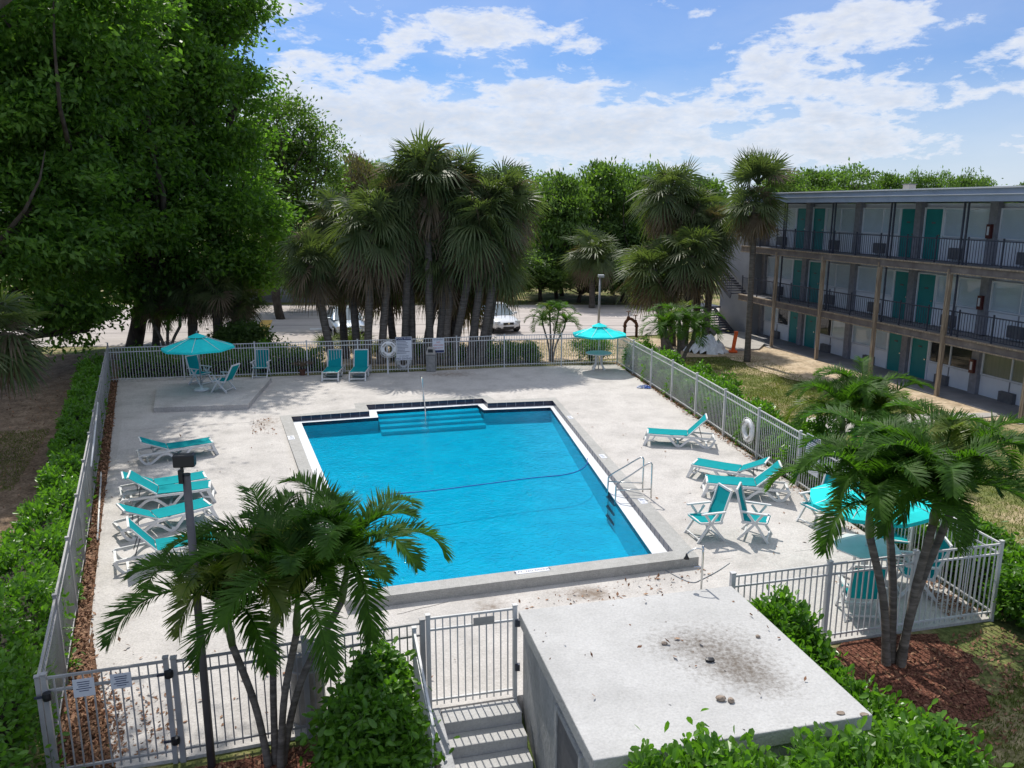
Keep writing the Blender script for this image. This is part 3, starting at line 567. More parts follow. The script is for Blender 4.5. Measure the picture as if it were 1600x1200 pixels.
# ------------------------------------------------------------------ fences
def fence(name, label, P, zf, h=1.4, m=None, sp=.108, ps=.055, group=None, post_every=2.3, cat='fence', posts=(True, True), pk=.017):
    m = m or X['fence']; P = [np.array(p[:2], float) for p in P]; t = thing(name, label, cat, (P[0][0], P[0][1], zf(*P[0])), group=group)
    seg = []
    for a, b in zip(P[:-1], P[1:]):
        k = max(1, round(np.linalg.norm(b-a)/post_every))
        seg += [(a + (b-a)*i/k, a + (b-a)*(i+1)/k) for i in range(k)]
    pts = [seg[0][0]] + [s[1] for s in seg]
    for i, p in enumerate(pts):
        if (i == 0 and not posts[0]) or (i == len(pts)-1 and not posts[1]): continue
        d = pts[min(i+1, len(pts)-1)] - pts[max(i-1, 0)]; z = zf(*p)
        q = MB().box((p[0], p[1], z + (h+.03)/2 - .04), (ps, ps, h + .11), math.atan2(d[1], d[0])); q.box((p[0], p[1], z + h + .045), (ps+.012, ps+.012, .016), math.atan2(d[1], d[0]))
        q.build('post', m, t)
    for a, b in seg:
        d = b-a; L_ = np.linalg.norm(d); u = d/L_; a2, b2 = a + u*ps*.52, b - u*ps*.52; rz = math.atan2(u[1], u[0]); za, zb = zf(*a), zf(*b); q = MB()
        for hh in (h - .015, h - .19, .13): q.beam((*a2, za+hh), (*b2, zb+hh), .03, .03)
        k = max(2, round(L_/sp))
        for i in range(1, k):
            s_ = i/k; p = a + d*s_; z = za + (zb-za)*s_; q.box((p[0], p[1], z + .05 + (h-.08)/2), (pk, pk, h - .08), rz)
        q.build('panel', m, t)
    return t
zf = lambda x, y: dz(y)
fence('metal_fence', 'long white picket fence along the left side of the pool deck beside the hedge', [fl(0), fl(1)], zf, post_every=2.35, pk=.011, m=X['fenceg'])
fence('metal_fence', 'white picket fence across the far end of the deck in front of the palms', BACK, zf, post_every=2.3, posts=(False, True))
fence('metal_fence', 'long white picket fence running down the right side of the deck', RIGHT, zf, post_every=2.25, posts=(False, True), pk=.014)
fence('metal_fence', 'short grey white fence at the near right corner behind the palm trunks', NEARR, zf, m=X['fence'], post_every=1.75, posts=(False, True), ps=.07)
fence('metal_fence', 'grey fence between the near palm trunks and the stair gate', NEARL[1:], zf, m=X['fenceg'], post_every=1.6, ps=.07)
def gate(label, a, b, m, notch=False):
    a, b = np.array(a), np.array(b); t = fence('fence_gate', label, [a, b], zf, m=m, post_every=5, cat='gate', ps=.06, posts=(True, True), h=1.42)
    return t
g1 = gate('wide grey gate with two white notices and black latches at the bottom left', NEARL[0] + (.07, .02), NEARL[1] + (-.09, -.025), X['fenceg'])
for px_, py_ in ((163, 1052), (226, 1045)):
    d = NEARL[1] - NEARL[0]; u2 = d/np.linalg.norm(d); k = .62 if px_ == 163 else 1.0
for s_, nm in ((.5, 'torn'), (.92, 'whole')):
    d = NEARL[1] - NEARL[0]; u2 = d/np.linalg.norm(d); p = NEARL[0] + u2*(s_); nn = np.array([u2[1], -u2[0]])
    t = thing('gate_notice', 'torn white notice nearest the corner post on the bottom left gate' if nm == 'torn' else 'white notice beside the middle post on the bottom left gate', 'sign', (*(p + nn*.025), 1.24), math.atan2(u2[1], u2[0]), 'notices on the bottom left gate', world=False)
    MB().box((0, 0, -.02 if nm == 'torn' else 0), (.24, .008, .24 if nm == 'torn' else .2)).build('board', X['signw'], t, world=False)
    sm = MB(); rs_ = random.Random(9)
    for i in range(5): w_ = .18*rs_.uniform(.6, 1); sm.box((0, -.0055, .06 - .03*i), (w_, .003, .009))
    sm.build('small_print', X['signb'], t, world=False)
def latch(label, p, z):
    t = thing('gate_latch', label, 'latch', (*p, z), R(18), 'black latches and hinges on the bottom left gate', world=False)
    MB().lathe([(.0, -.05), (.05, -.045), (.055, 0), (.05, .045), (0, .05)], n=12).build('housing', X['black'], t, world=False); MB().box((-.08, 0, 0), (.12, .02, .03)).build('arm', X['darkiron'], t, world=False)
latch('black round latch high on the middle post of the bottom left gate', NEARL[1] + (-.05, -.06), 1.25)
latch('black round hinge low on the middle post of the bottom left gate', NEARL[1] + (-.05, -.06), .3)
latch('black latch at the outer corner post of the bottom left gate', NEARL[0] + (.12, -.04), 1.2)
g2 = gate('pale grey metal gate at the top of the concrete steps', ST0 + (-.15, -.02), ST1 + (-.02, .0), X['fence'])
MB().box((*(ST0*.45 + ST1*.55 + np.array([.03, -.03])), 1.3), (.3, .02, .11), math.atan2(.27, 1.08)).build('lock_plate', X['conc'], g2)
for z_ in (1.2, .5): MB().box((*(ST1 + (.02, -.03)), z_), (.07, .06, .1)).build('hinge', X['darkiron'], g2)
# rail that runs down beside the stairs
rA = NEARL[3] + (-.1, -.1); rB = rA + ax*1.75
fence('side_rail', 'white picket rail going down beside the concrete steps', [rA, rB], lambda x, y: -.05 - .16*max(0, (10.0-y)), h=1.38, m=X['fence'], post_every=3, cat='railing', posts=(True, False))
# ------------------------------------------------------------------ steps and pump house
sts = thing('concrete_steps', 'white painted concrete steps going down from the pale gate', 'steps', (*ST0, 0))
q = MB(); Wd = np.linalg.norm(ST1-ST0)
for k in range(5):
    a = ST0 + ax*(.02 if k == 0 else .3*k + .05); b = ST0 + ax*(.3*(k+1) + .05); z1 = -.012 - .175*k
    q.prism([a, a + axn*Wd, b + axn*Wd, b], -1.4, z1)
bevel(q.build('treads', X['roofw'], sts), .012)
a = ST0 - axn*.2 + ax*.02; q = MB().prism([a, a + axn*.185, a + axn*.185 + ax*2.0, a + ax*2.0], -1.4, .03); bevel(q.build('side_wall', X['wallw'], sts), .015)
ph = thing('pump_house', 'low white pump house with a flat stained roof slab', 'pump house', (*PH[3], -.9))
zt = 1.36
bevel(MB().prism(PH, zt - .2, zt).build('roof', X['roofw'], ph), .015)
cx = sum(PH)/4; ins = [cx + (p-cx)*.965 for p in PH]
MB().prism(ins, -1.3, zt - .2).build('wall', X['wallw'], ph)
e0, e1 = np.array(ins[0]), np.array(ins[3]); uu = (e1-e0)/np.linalg.norm(e1-e0); nn = np.array([uu[1], -uu[0]]); nn = nn if nn[0] < 0 else -nn; rz = math.atan2(uu[1], uu[0])
dc = e0 + uu*2.25 + nn*.012; dd = MB().box((*dc, .0), (.85, .035, 1.95), rz).build('door', X['acgrey'], ph); MB().box((*(dc - uu*.33 + nn*.04), .15), (.05, .06, .05), rz).build('handle', X['black'], dd)
fm = MB()
for s_ in (-.47, .47): fm.box((*(dc + uu*s_), .02), (.09, .07, 2.06), rz)
fm.box((*dc, 1.04), (.85, .07, .07), rz); fm.build('door_frame', X['wallw'], ph)
# stones on the roof
def rock(name, label, p, s, m):
    bm = bmesh.new(); bmesh.ops.create_icosphere(bm, subdivisions=2, radius=1); r = random.Random(label)
    for v in bm.verts:
        f = 1 + r.uniform(-.16, .16); v.co = Vector((v.co.x*s[0]*f, v.co.y*s[1]*f, v.co.z*s[2]*f + s[2]*.85))
    me = bpy.data.meshes.new(name); bm.to_mesh(me); bm.free(); me.materials.append(m); o = bpy.data.objects.new(name, me); C.objects.link(o); o.location = [float(v) for v in p]
    return tag(o, label, 'stone', 'stones lying on the pump house roof')
for px_, py_, s, lb in ((1126, 1094, (.058, .04, .03), 'tan stone at the left of the close pair on the pump house roof'), (1142, 1097, (.04, .045, .028), 'dark curled stone at the right of the close pair on the pump house roof'),
                        (1038, 1007, (.045, .03, .022), 'pale small stone alone left of the stain on the roof'), (1184, 996, (.032, .028, .02), 'small dark stone near the hedge side of the roof'),
                        (1109, 1033, (.06, .05, .025), 'blackish lump in the middle of the roof stain'), (1313, 1115, (.05, .035, .012), 'flat brown stone near the far right edge of the roof by the hedge'), (1350, 1117, (.05, .035, .012), 'flat pale stone at the right corner of the roof')):
    rock('stone', lb, G(px_, py_, zt), s, X['black'] if 'black' in lb else X['stone'])
# shower pole standing at the back of the pump house
sp = np.array([G(1098, 919, zt)[0], 11.28]); t = thing('shower_pole', 'thin steel shower pole with a small drooping head at the back of the pump house', 'shower', (*sp, 0))
top = AT(1101, 857, 11.28)[2]
MB().tube(spline([(*sp, 0), (sp[0], sp[1], top-.1), (sp[0]-.01, sp[1], top-.02)], 4), .016, 8).build('pole', X['steel'], t, smooth=True)
MB().tube(spline([(sp[0], sp[1], top-.02), (sp[0]-.1, sp[1], top+.0), (sp[0]-.2, sp[1], top-.05), (sp[0]-.24, sp[1], top-.1)], 4), .012, 8).build('arm', X['steel'], t, smooth=True)
MB().lathe([(.012, .04), (.02, .0), (.045, -.045), (.0, -.05)], (sp[0]-.245, sp[1], top-.12), 12).build('shower_head', X['black'], t, smooth=True)
MB().tube([(sp[0], sp[1], top-.3), (sp[0]-.12, sp[1], top-.3)], .008, 6).build('valve', X['steel'], t)
tag(MB().tube(spline([D(1035, 888, .01), D(1062, 903, .01), D(1082, 910, .01), D(1095, 906, .01), D(1120, 893, .01), D(1140, 880, .01)], 6), .008, 5).build('hose', X['galv'], loc=D(1095, 906, .01)), 'thin hose lying loose on the deck behind the shower pole', 'hose')
cl = MB()
for L_ in ([(1130, 874), (1180, 868), (1240, 862), (1295, 855)], [(200, 672), (300, 665), (390, 660)], [(620, 960), (700, 940)]):
    P = spline([D(a, b, .004) for a, b in L_], 8); 
    P = [p + np.array([0, random.uniform(-.012, .012), 0]) for p in P]
    cl.add([(p[0], p[1] + s*.006, p[2]) for p in P for s in (-1, 1)], [(2*i, 2*i+2, 2*i+3, 2*i+1) for i in range(len(P)-1)])
struct('deck_crack', cl, X['crack'])
# ------------------------------------------------------------------ motel building
B0 = np.array([13.1, 39.74]); bt = np.array([.245, -.9695]); bn = np.array([.9695, .245]); brz = math.atan2(bt[1], bt[0])
def BP(u, v, z=0): p = B0 + bt*u + bn*v; return np.array([p[0], p[1], z])
Mrot = Matrix(((bt[0], bn[0], 0), (bt[1], bn[1], 0), (0, 0, 1)))          # local x = along, y = into the building (mirrored frame)
def bbx(q, u, v, z, d, mi=0): p = BP(u, v, z); return q.box(p, d, brz, mi)
U0, U1 = -3.5, 26.0; FL = [.0, 2.36, 4.91]; TOP = 7.15; WV = 1.54
bl = thing('motel_building', 'three storey motel wing with teal doors, balconies and a flat slate coloured roof', 'building', BP(0, 0, 0))
Lc, Uc = U1 - U0, (U0 + U1)/2
bbx(MB(), Uc, WV + 4.1, 3.5, (Lc, 8.0, 7.2)).build('wall', X['stucco'], bl)
rf = bbx(MB(), Uc, 3.75, 7.36, (Lc + .7, 8.5, .42)).build('roof', X['fascia'], bl)
bbx(MB(), Uc, 3.75, 7.385, (Lc + .78, 8.6, .03)).build('drip_edge', X['roofcap'], rf)
bbx(MB(), Uc, 3.75, 7.60, (Lc + .8, 8.64, .05)).build('roof_cap', X['roofcap'], rf)
bbx(MB(), Uc, WV/2 + .02, -.05, (Lc, WV + .3, .42)).build('ground_walkway', X['walk'], bl)
for f in (1, 2):
    z = FL[f]; sl_ = bbx(MB(), Uc, WV/2 + .02, z - .09, (Lc, WV + .02, .16)).build('walkway_slab', X['walk'], bl)
    bbx(MB(), Uc, -.05, z - .12, (Lc, .08, .24)).build('edge_beam', X['beamw'], sl_)
    bbx(MB(), Uc, -.055, z + .02, (Lc, .15, .05)).build('drip_strip', X['timber'], sl_); bbx(MB(), Uc, -.055, z - .26, (Lc, .14, .045)).build('lower_strip', X['timber'], sl_)
    # railing
    q = MB(); h = .93
    q.beam(BP(U0, .06, z+h), BP(U1, .06, z+h), .045, .04); q.beam(BP(U0, .06, z+.12), BP(U1, .06, z+.12), .03, .03)
    for i in range(int(Lc/.125)): u_ = U0 + .06 + i*.125; bbx(q, u_, .06, z + .53, (.015, .015, .8) if i % 12 else (.045, .045, 1.0))
    q.build('railing', X['darkiron'], bl)
for k in range(7):
    u_ = 3.7*k
    if u_ > 22: break
    a = bbx(MB(), u_, -.14, 2.32, (.10, .09, 4.6)); bbx(a, u_ + .085, -.14, 2.32, (.03, .14, 4.6)); bbx(a, u_ - .08, -.13, 3.6, (.04, .08, 2.4)); a.build('timber_post', X['timber'], bl)
    bbx(MB(), u_, -.14, .05, (.4, .4, .12)).build('post_base', X['conc'], bl)
    for f in (1, 2):
        z = FL[f]; top_ = FL[f+1] - .25 if f < 2 else TOP
        q = MB()
        for s_ in ((-.09, .09) if f == 2 else (.2,)): bbx(q, u_ + s_ + (.25 if f == 2 else 0), .02, (z+top_)/2, (.055, .055, top_-z))
        q.build('steel_post', X['darkiron'], bl)
def wpart(u_, z, w, h, m, name, v=WV, t=.05, par=None): return bbx(MB(), u_, v - t/2, z, (w, t, h)).build(name, m, par or bl)
def door(u0_, u1_, f):
    z = FL[f] + .02; w = u1_ - u0_; d = wpart((u0_+u1_)/2, z + .98, w, 1.94, X['door'], 'door', t=.04)
    fr_ = MB()
    for s_ in (u0_ - .035, u1_ + .035): bbx(fr_, s_, WV - .04, z + 1.0, (.06, .08, 2.02))
    bbx(fr_, (u0_+u1_)/2, WV - .04, z + 1.99, (w + .01, .08, .05)); fr_.build('door_frame', X['stucco'], d)
    wpart((u0_+u1_)/2, z + 1.42, .18, .06, X['acgrey'], 'number_plate', v=WV - .045, t=.02, par=d)
    bbx(MB(), u1_ - .08, WV - .08, z + .95, (.05, .07, .05)).build('door_knob', X['steel'], d)
def window(u0_, u1_, f, kind, mull=.5):
    z = FL[f] + .02; zb, zt_ = z + .92, z + 1.97; w = u1_ - u0_; cm = {'blind': X['blind'], 'curtain': X['curtain'], 'dark': X['gap']}
    fr_ = MB(); um = u0_ + w*mull
    for s_ in (u0_ + .025, um, u1_ - .025): bbx(fr_, s_, WV - .035, (zb+zt_)/2, (.045, .07, zt_-zb))
    for z_ in (zb, zt_): bbx(fr_, (u0_+u1_)/2, WV - .035, z_, (w, .07, .05))
    wo_ = fr_.build('window', X['stucco'], bl)
    for a, b, kk in ((u0_+.05, um-.025, kind[0]), (um+.025, u1_-.05, kind[1])):
        q = MB()
        if kk == 'blind':
            for i in range(26): bbx(q, (a+b)/2, WV - .012 - (.006 if i % 2 else 0), zb + .04 + i*(zt_-zb-.06)/26, (b-a, .012, (zt_-zb)/26 - .004))
            bbx(q, (a+b)/2, WV - .004, (zb+zt_)/2, (b-a, .006, zt_-zb-.05))
        else: bbx(q, (a+b)/2, WV - .008, (zb+zt_)/2, (b-a, .012, zt_-zb-.05))
        q.build('blinds' if kk == 'blind' else kk + '_pane' if kk == 'dark' else 'curtain', cm[kk], wo_)
        bbx(MB(), (a+b)/2, WV - .032, (zb+zt_)/2, (b-a, .006, zt_-zb-.05)).build('glass', X['glass'], wo_)
    pn = bbx(MB(), (u0_+u1_)/2, WV - .02, z + .44, (w, .04, .86)).build('wall_panel', X['stucco'], bl)
    bbx(MB(), um, WV - .055, z + .45, (.03, .03, .84)).build('panel_trim', X['pier'], pn)
def ac(u_, f): bbx(MB(), u_, WV - .1, FL[f] + .32, (.62, .2, .42)).build('wall_unit', X['acgrey'], bl)
kinds = {(0, 0): ('blind', 'dark'), (0, 1): ('dark', 'blind'), (0, 2): ('blind', 'blind'), (0, 3): ('dark', 'dark'), (0, 4): ('curtain', 'curtain')}
kidx = 0
for m_ in range(-1, 7):
    up = .1 + 3.7*m_
    if up < U0 - .2 or up > U1: continue
    for f in range(3):
        zt_ = (FL[f+1] - .2) if f < 2 else TOP
        bbx(MB(), up, WV - .11, (FL[f]+zt_)/2 + .01, (.34, .22, zt_ - FL[f] - .04)).build('brick_pier', X['pier'], bl)
for m_ in range(-1, 4):
    b_ = 7.4*m_ + .1
    for f in range(3):
        ks = [kinds.get((f, 2), ('blind', 'blind')), ('blind', 'blind')]
        if b_ + .25 > U0:
            door(b_ + .26, b_ + 1.16, f); window(b_ + 1.24, b_ + 3.53, f, ('dark', 'blind') if f == 0 and m_ == 0 else ('dark', 'dark') if f == 0 and m_ == 1 else ('blind', 'blind'), .48); ac(b_ + 2.1, f)
        if b_ + 3.9 > U0 and b_ + 3.9 < U1:
            window(b_ + 3.87, b_ + 6.22, f, ('curtain', 'curtain') if f == 0 and m_ == 1 else ('blind', 'blind') if f or m_ != -1 else ('blind', 'dark'), .56); door(b_ + 6.3, b_ + 7.14, f); ac(b_ + 5.2, f)
for f in range(3):
    u_ = 11.2; c_ = bbx(MB(), u_ - .02, WV - .28, FL[f] + 1.2, (.2, .12, .5)); t = thing('extinguisher_cabinet', ['dark red fire extinguisher cabinet on the ground floor pier', 'dark red fire extinguisher cabinet on the middle balcony pier', 'dark red fire extinguisher cabinet on the top balcony pier'][f], 'extinguisher cabinet', BP(u_, WV - .28, FL[f] + .9), group='red extinguisher cabinets on the motel piers')
    c_.build('cabinet', X['red'], t); bbx(MB(), u_ - .02, WV - .345, FL[f] + 1.22, (.09, .01, .3)).build('label_plate', X['signw'], t)
# end wing wall and stair
bbx(MB(), U0 - 1.9, WV + 2.0, 3.55, (3.4, 5.5, 7.3)).build('end_wall', X['cblock'], bl)
stt = thing('outside_stair', 'dark iron outside stair in two flights at the far end of the motel', 'stair', BP(-4.2, .3, 0))
def flight(ua, za, ub, zb, v0, v1):
    q = MB(); k = 12
    for i in range(k):
        t_ = (i+.5)/k; bbx(q, ua + (ub-ua)*t_, (v0+v1)/2, za + (zb-za)*t_, (abs(ub-ua)/k + .03, v1-v0, .05))
    for v in (v0, v1): q.beam(BP(ua, v, za - .1), BP(ub, v, zb - .1), .05, .24)
    q.build('flight', X['darkiron'], stt); q = MB()
    for v in (v0,):
        q.beam(BP(ua, v, za + .9), BP(ub, v, zb + .9), .04, .04)
        for i in range(15): t_ = i/14; p = BP(ua + (ub-ua)*t_, v, za + (zb-za)*t_); q.box(p + (0, 0, .45), (.02, .02, .9), brz)
    q.build('stair_rail', X['darkiron'], stt)
flight(-6.6, 1.3, -3.9, .05, -.9, .2); flight(-6.6, 3.75, -3.6, 2.36, -.5, .5)
q = bbx(MB(), -7.4, -.2, 1.3, (1.6, 1.6, .1)); bbx(q, -7.4, 0, 3.75, (1.6, 1.2, .1))
for u_ in (-8.0, -6.8): bbx(q, u_, -.8, 1.9, (.08, .08, 3.8))
q.build('landing', X['darkiron'], stt)
q = MB()
for i in range(14): bbx(q, -8.1 + i*.12, -.95, 1.8, (.02, .02, .9))
q.beam(BP(-8.2, -.95, 2.25), BP(-6.5, -.95, 2.25), .04, .04); q.build('landing_rail', X['darkiron'], stt)
# rooftop bits
t = thing('roof_vent', 'small square vent box standing on the far part of the motel roof', 'vent', BP(4.6, 3.2, 7.62)); bbx(MB(), 4.6, 3.2, 7.77, (.36, .36, .26)).build('housing', X['conc'], t); bbx(MB(), 4.6, 3.2, 7.92, (.44, .44, .04)).build('cap', X['acgrey'], t)
t = thing('security_light', 'small white floodlight fixed on the edge of the motel roof', 'light', BP(8.4, -.28, 7.5)); p = BP(8.4, -.36, 7.5)
MB().box(p, (.32, .16, .09), brz).build('body', X['white'], t); MB().box(p + np.array([0, 0, -.055]), (.26, .12, .02), brz).build('lens', X['lens'], t)
# grey block storage building past the lot
a, b = G(330, 478, lotz), G(640, 470, lotz); a[1] = 59.2; b[1] = 60.2
sb = thing('storage_building', 'long low grey storage building behind the palms past the parking lot', 'building', (a[0], a[1], lotz))
H = AT(440, 411, 59.3)[2]
MB().box(((a[0]+b[0])/2, 62.5, lotz + (H-lotz)/2), (b[0]-a[0], 6, H-lotz)).build('wall', X['cblock'], sb); MB().box(((a[0]+b[0])/2, 62.4, H + .08), (b[0]-a[0]+.4, 6.6, .15)).build('roof', X['roofcap'], sb)
q = MB()
for i in range(4): q.box((a[0] + 3.2 + i*3.6, 59.47, lotz + 1.2), (1.1, .05, 2.0))
q.build('door', X['acgrey'], sb)
t = thing('link_fence', 'rusty low post and rail fence in front of the grey storage building', 'fence', (a[0], 58.2, lotz)); q = MB()
for i in range(15):
    q = MB().box((a[0] + i*1.15 + random.uniform(-.1, .1), 58.3, lotz + .72), (.09, .09, 1.5)); q.build('post', X['beamw'], t)
MB().beam((a[0], 58.3, lotz+1.35), (a[0]+16, 58.3, lotz+1.3), .04, .08).beam((a[0], 58.3, lotz+.75), (a[0]+16, 58.3, lotz+.7), .04, .06).build('rail', X['beamw'], t)
# ------------------------------------------------------------------ furniture
def make_lounger(angle, label, group):
    t = thing('sun_lounger', label, 'sun lounger', (0, 0, 0), 0, group, world=False); a = R(angle); hx = .22
    for s in (-1, 1):
        y = s*.315; q = MB()
        q.rect([(-.93, y, .335), (-.4, y, .31), (.2, y, .30), (.96, y, .27)], .035, .055)
        q.rect([(-.90, y, .36), (-.955, y, .2), (-1.04, y, .0)], .045, .075)
        q.rect(spline([(-.34, y, .29), (-.22, y, .16), (-.10, y, .035), (.02, y, .03), (.14, y, .14), (.30, y, .235), (.46, y, .20), (.60, y, .09), (.72, y, .02), (.84, y, .03), (.94, y, .15), (.985, y, .275)], 3), .04, .06)
        q.beam((-.72, y, .32), (-.80, y, .17), .035, .035); q.beam((-.80, y, .17), (-.98, y, .14), .035, .035)
        q.build('side_frame', X['white'], t, world=False)
    for x, z in ((-.94, .345), (-1.0, .1), (-.06, .06), (.76, .05), (.965, .25)): MB().box((x, 0, z), (.05, .62, .04)).build('crossbar', X['white'], t, world=False)
    e = np.array([hx + .74*math.cos(a), 0, .35 + .74*math.sin(a)])
    q = MB()
    for s in (-1, 1): q.beam((hx, s*.285, .335), e + (0, s*.285, -.015), .035, .03); 
    q.box(e + (0, 0, -.012), (.04, .6, .04)); q.build('back_frame', X['white'], t, world=False)
    for s in (-1, 1): MB().beam((hx + .42*math.cos(a), s*.2, .33 + .42*math.sin(a)), (.62, s*.2, .26), .018, .018).build('back_strut', X['acgrey'], t, world=False)
    def sl(P, nm):
        P = np.array(P); n = len(P); V = []; ys = np.linspace(-.30, .30, 5)
        for k in (0, -.014):
            for p in P:
                for y in ys: V.append((p[0], y, p[1] + k - .022*(1 - (y/.3)**2)))
        m = 5*n; F = [(i*5+j, i*5+5+j, i*5+6+j, i*5+1+j) for i in range(n-1) for j in range(4)]; F += [tuple(m + v for v in f[::-1]) for f in F]
        F += [(i*5, m+i*5, m+i*5+5, i*5+5) for i in range(n-1)] + [(i*5+4, i*5+9, m+i*5+9, m+i*5+4) for i in range(n-1)] + [(j, j+1, m+j+1, m+j) for j in range(4)] + [(m-5+j, 2*m-5+j, 2*m-4+j, m-4+j) for j in range(4)]
        MB().add(V, F).build(nm, X['sling'], t, world=False, smooth=False)
    sl([(-.95, .375), (-.6, .365), (-.2, .357), (hx - .01, .36)], 'seat_sling')
    sl([(hx + .01, .362), (hx + .01 + .37*math.cos(a), .362 + .37*math.sin(a)), (e[0], e[2] + .015)], 'back_sling')
    return t
def place_l(t, foot, hinge, h=.35):
    f = D(*foot, h)[:2]; g = D(*hinge, h)[:2]; d = g - f; d = d/np.linalg.norm(d); c = (f + d*.95 + g - d*.22)/2
    return (c[0], c[1], dz(c[1])), math.atan2(d[1], d[0])
LG, RG, BG = 'loungers in a row along the left fence', 'loungers by the right fence', 'loungers shaded by the back fence'
specs = [((327, 688), (265, 697), 24, 'turquoise lounger standing alone nearest the platform on the left side', LG),
         ((313, 743), (249, 753), 24, 'turquoise lounger tucked directly behind another, second from the platform on the left', LG),
         ((325, 757), (250, 765), 38, 'turquoise lounger third from the platform on the left, overlapping the one behind', LG),
         ((316, 786), (250, 802), 27, 'turquoise lounger with low back, next to last of the left row', LG),
         ((330, 836), (253, 850), 52, 'turquoise lounger with the steepest back, nearest the camera in the left row', LG),
         ((1022, 674), (1064, 676), 46, 'turquoise lounger standing alone near the middle of the right fence', RG),
         ((1092, 722), (1149, 731), 26, 'low turquoise lounger behind another one by the right fence', RG),
         ((1110, 749), (1174, 753), 42, 'turquoise lounger in front of the other one of the right hand pair', RG)]
for f, h_, a, lb, g in specs:
    t = make_lounger(a, lb, g); t.location, t.rotation_euler[2] = place_l(t, f, h_)
for px_, lb in ((516, 'turquoise lounger with raised back at the back fence, left of the shaded pair'), (558.5, 'turquoise lounger with raised back at the back fence, right of the shaded pair')):
    t = make_lounger(66, lb, BG); f = D(px_, 596); d = np.array([-.06, 1.0]); d /= np.linalg.norm(d); c = f[:2] + d*1.02; t.location = (c[0], c[1], dz(c[1])); t.rotation_euler[2] = math.atan2(d[1], d[0])
def make_chair(label, group, recl=18):
    t = thing('folding_chair', label, 'chair', (0, 0, 0), 0, group, world=False); a = R(recl)          # faces +X
    bx_, bz = -.22, .42; tx, tz = bx_ - .68*math.sin(a), bz + .68*math.cos(a)
    for s in (-1, 1):
        y = s*.285; q = MB(); q.rect([(.27, y, .43), (.0, y, .41), (-.25, y, .40)], .03, .045)
        q.build('seat_rail', X['white'], t, world=False)
        MB().rect([(-.30, y*1.06, 0), (-.02, y*1.06, .33), (.18, y*1.06, .62)], .032, .05).build('leg', X['white'], t, world=False)
        MB().rect([(.33, y*1.02, 0), (.12, y*1.02, .30), (-.12, y*1.02, .60)], .032, .05).build('leg', X['white'], t, world=False)
        MB().box((.0, y*1.12, .645), (.56, .06, .03)).build('armrest', X['white'], t, world=False)
        MB().rect([(bx_ + .02, y*.93, bz - .06), (tx, y*.93, tz)], .03, .045).build('back_frame', X['white'], t, world=False)
    for c_, d_ in (((.26, 0, .43), (.04, .55, .035)), ((tx, 0, tz), (.035, .53, .045)), ((-.2, 0, .08), (.03, .58, .03)), ((.29, 0, .07), (.03, .56, .03))): MB().box(c_, d_).build('crossbar', X['white'], t, world=False)
    def sl(P, nm, w=.25):
        P = np.array(P); n = len(P); d = np.gradient(P, axis=0); d /= np.linalg.norm(d, axis=1)[:, None]; nn = np.stack([-d[:, 1], d[:, 0]], 1); V = []
        for k in (.008, -.008):
            for p, q_ in zip(P, nn):
                for y in (-w, 0, w): V.append((p[0] + q_[0]*k, y, p[1] + q_[1]*k - (.012 if y == 0 else 0)))
        m = 3*n; F = [(i*3+j, i*3+3+j, i*3+4+j, i*3+1+j) for i in range(n-1) for j in range(2)]; F += [tuple(m+v for v in f[::-1]) for f in F]
        F += [(i*3, m+i*3, m+i*3+3, i*3+3) for i in range(n-1)] + [(i*3+2, i*3+5, m+i*3+5, m+i*3+2) for i in range(n-1)] + [(0, 1, m+1, m), (1, 2, m+2, m+1), (m-3, 2*m-3, 2*m-2, m-2), (m-2, 2*m-2, 2*m-1, m-1)]
        MB().add(V, F).build(nm, X['sling'], t, world=False)
    sl([(-.2, .425), (0, .42), (.16, .44), (.25, .445), (.29, .42)], 'seat_sling')
    sl([(bx_ + .01, bz), ((bx_+tx)/2 - .02, (bz+tz)/2), (tx, tz - .01)], 'back_sling')
    return t
CG = 'folding turquoise and white pool chairs'
PHt = .17
for px_, py_, rz, h, lb, rc in ((314, 600, -28, PHt, 'turquoise folding chair under the left umbrella, facing right beside the pole', 16), (350, 611, 168, PHt, 'reclined turquoise folding chair on the platform right of the umbrella base', 30),
                          (409, 589, -88, 0, 'turquoise folding chair against the back fence facing the pool', 12),
                          (1101, 838, 196, 0, 'turquoise folding chair facing left, left of the pair beside the ladder', 18), (1178, 838, -24, 0, 'turquoise folding chair facing right, right of the pair beside the ladder', 14),
                          (1277, 818, 205, 0, 'turquoise folding chair whose seat shows left of the near palm trunks', 18), (1392, 868, 250, 0, 'turquoise folding chair on the far side of the round table', 14),
                          (1428, 925, 168, 0, 'turquoise folding chair at the right of the round table near the corner', 20), (1340, 960, 84, 0, 'turquoise folding chair with its back to the near fence', 14)):
    t = make_chair(lb, CG, rc); p = D(px_, py_, h); t.location = p; t.rotation_euler[2] = R(rz)
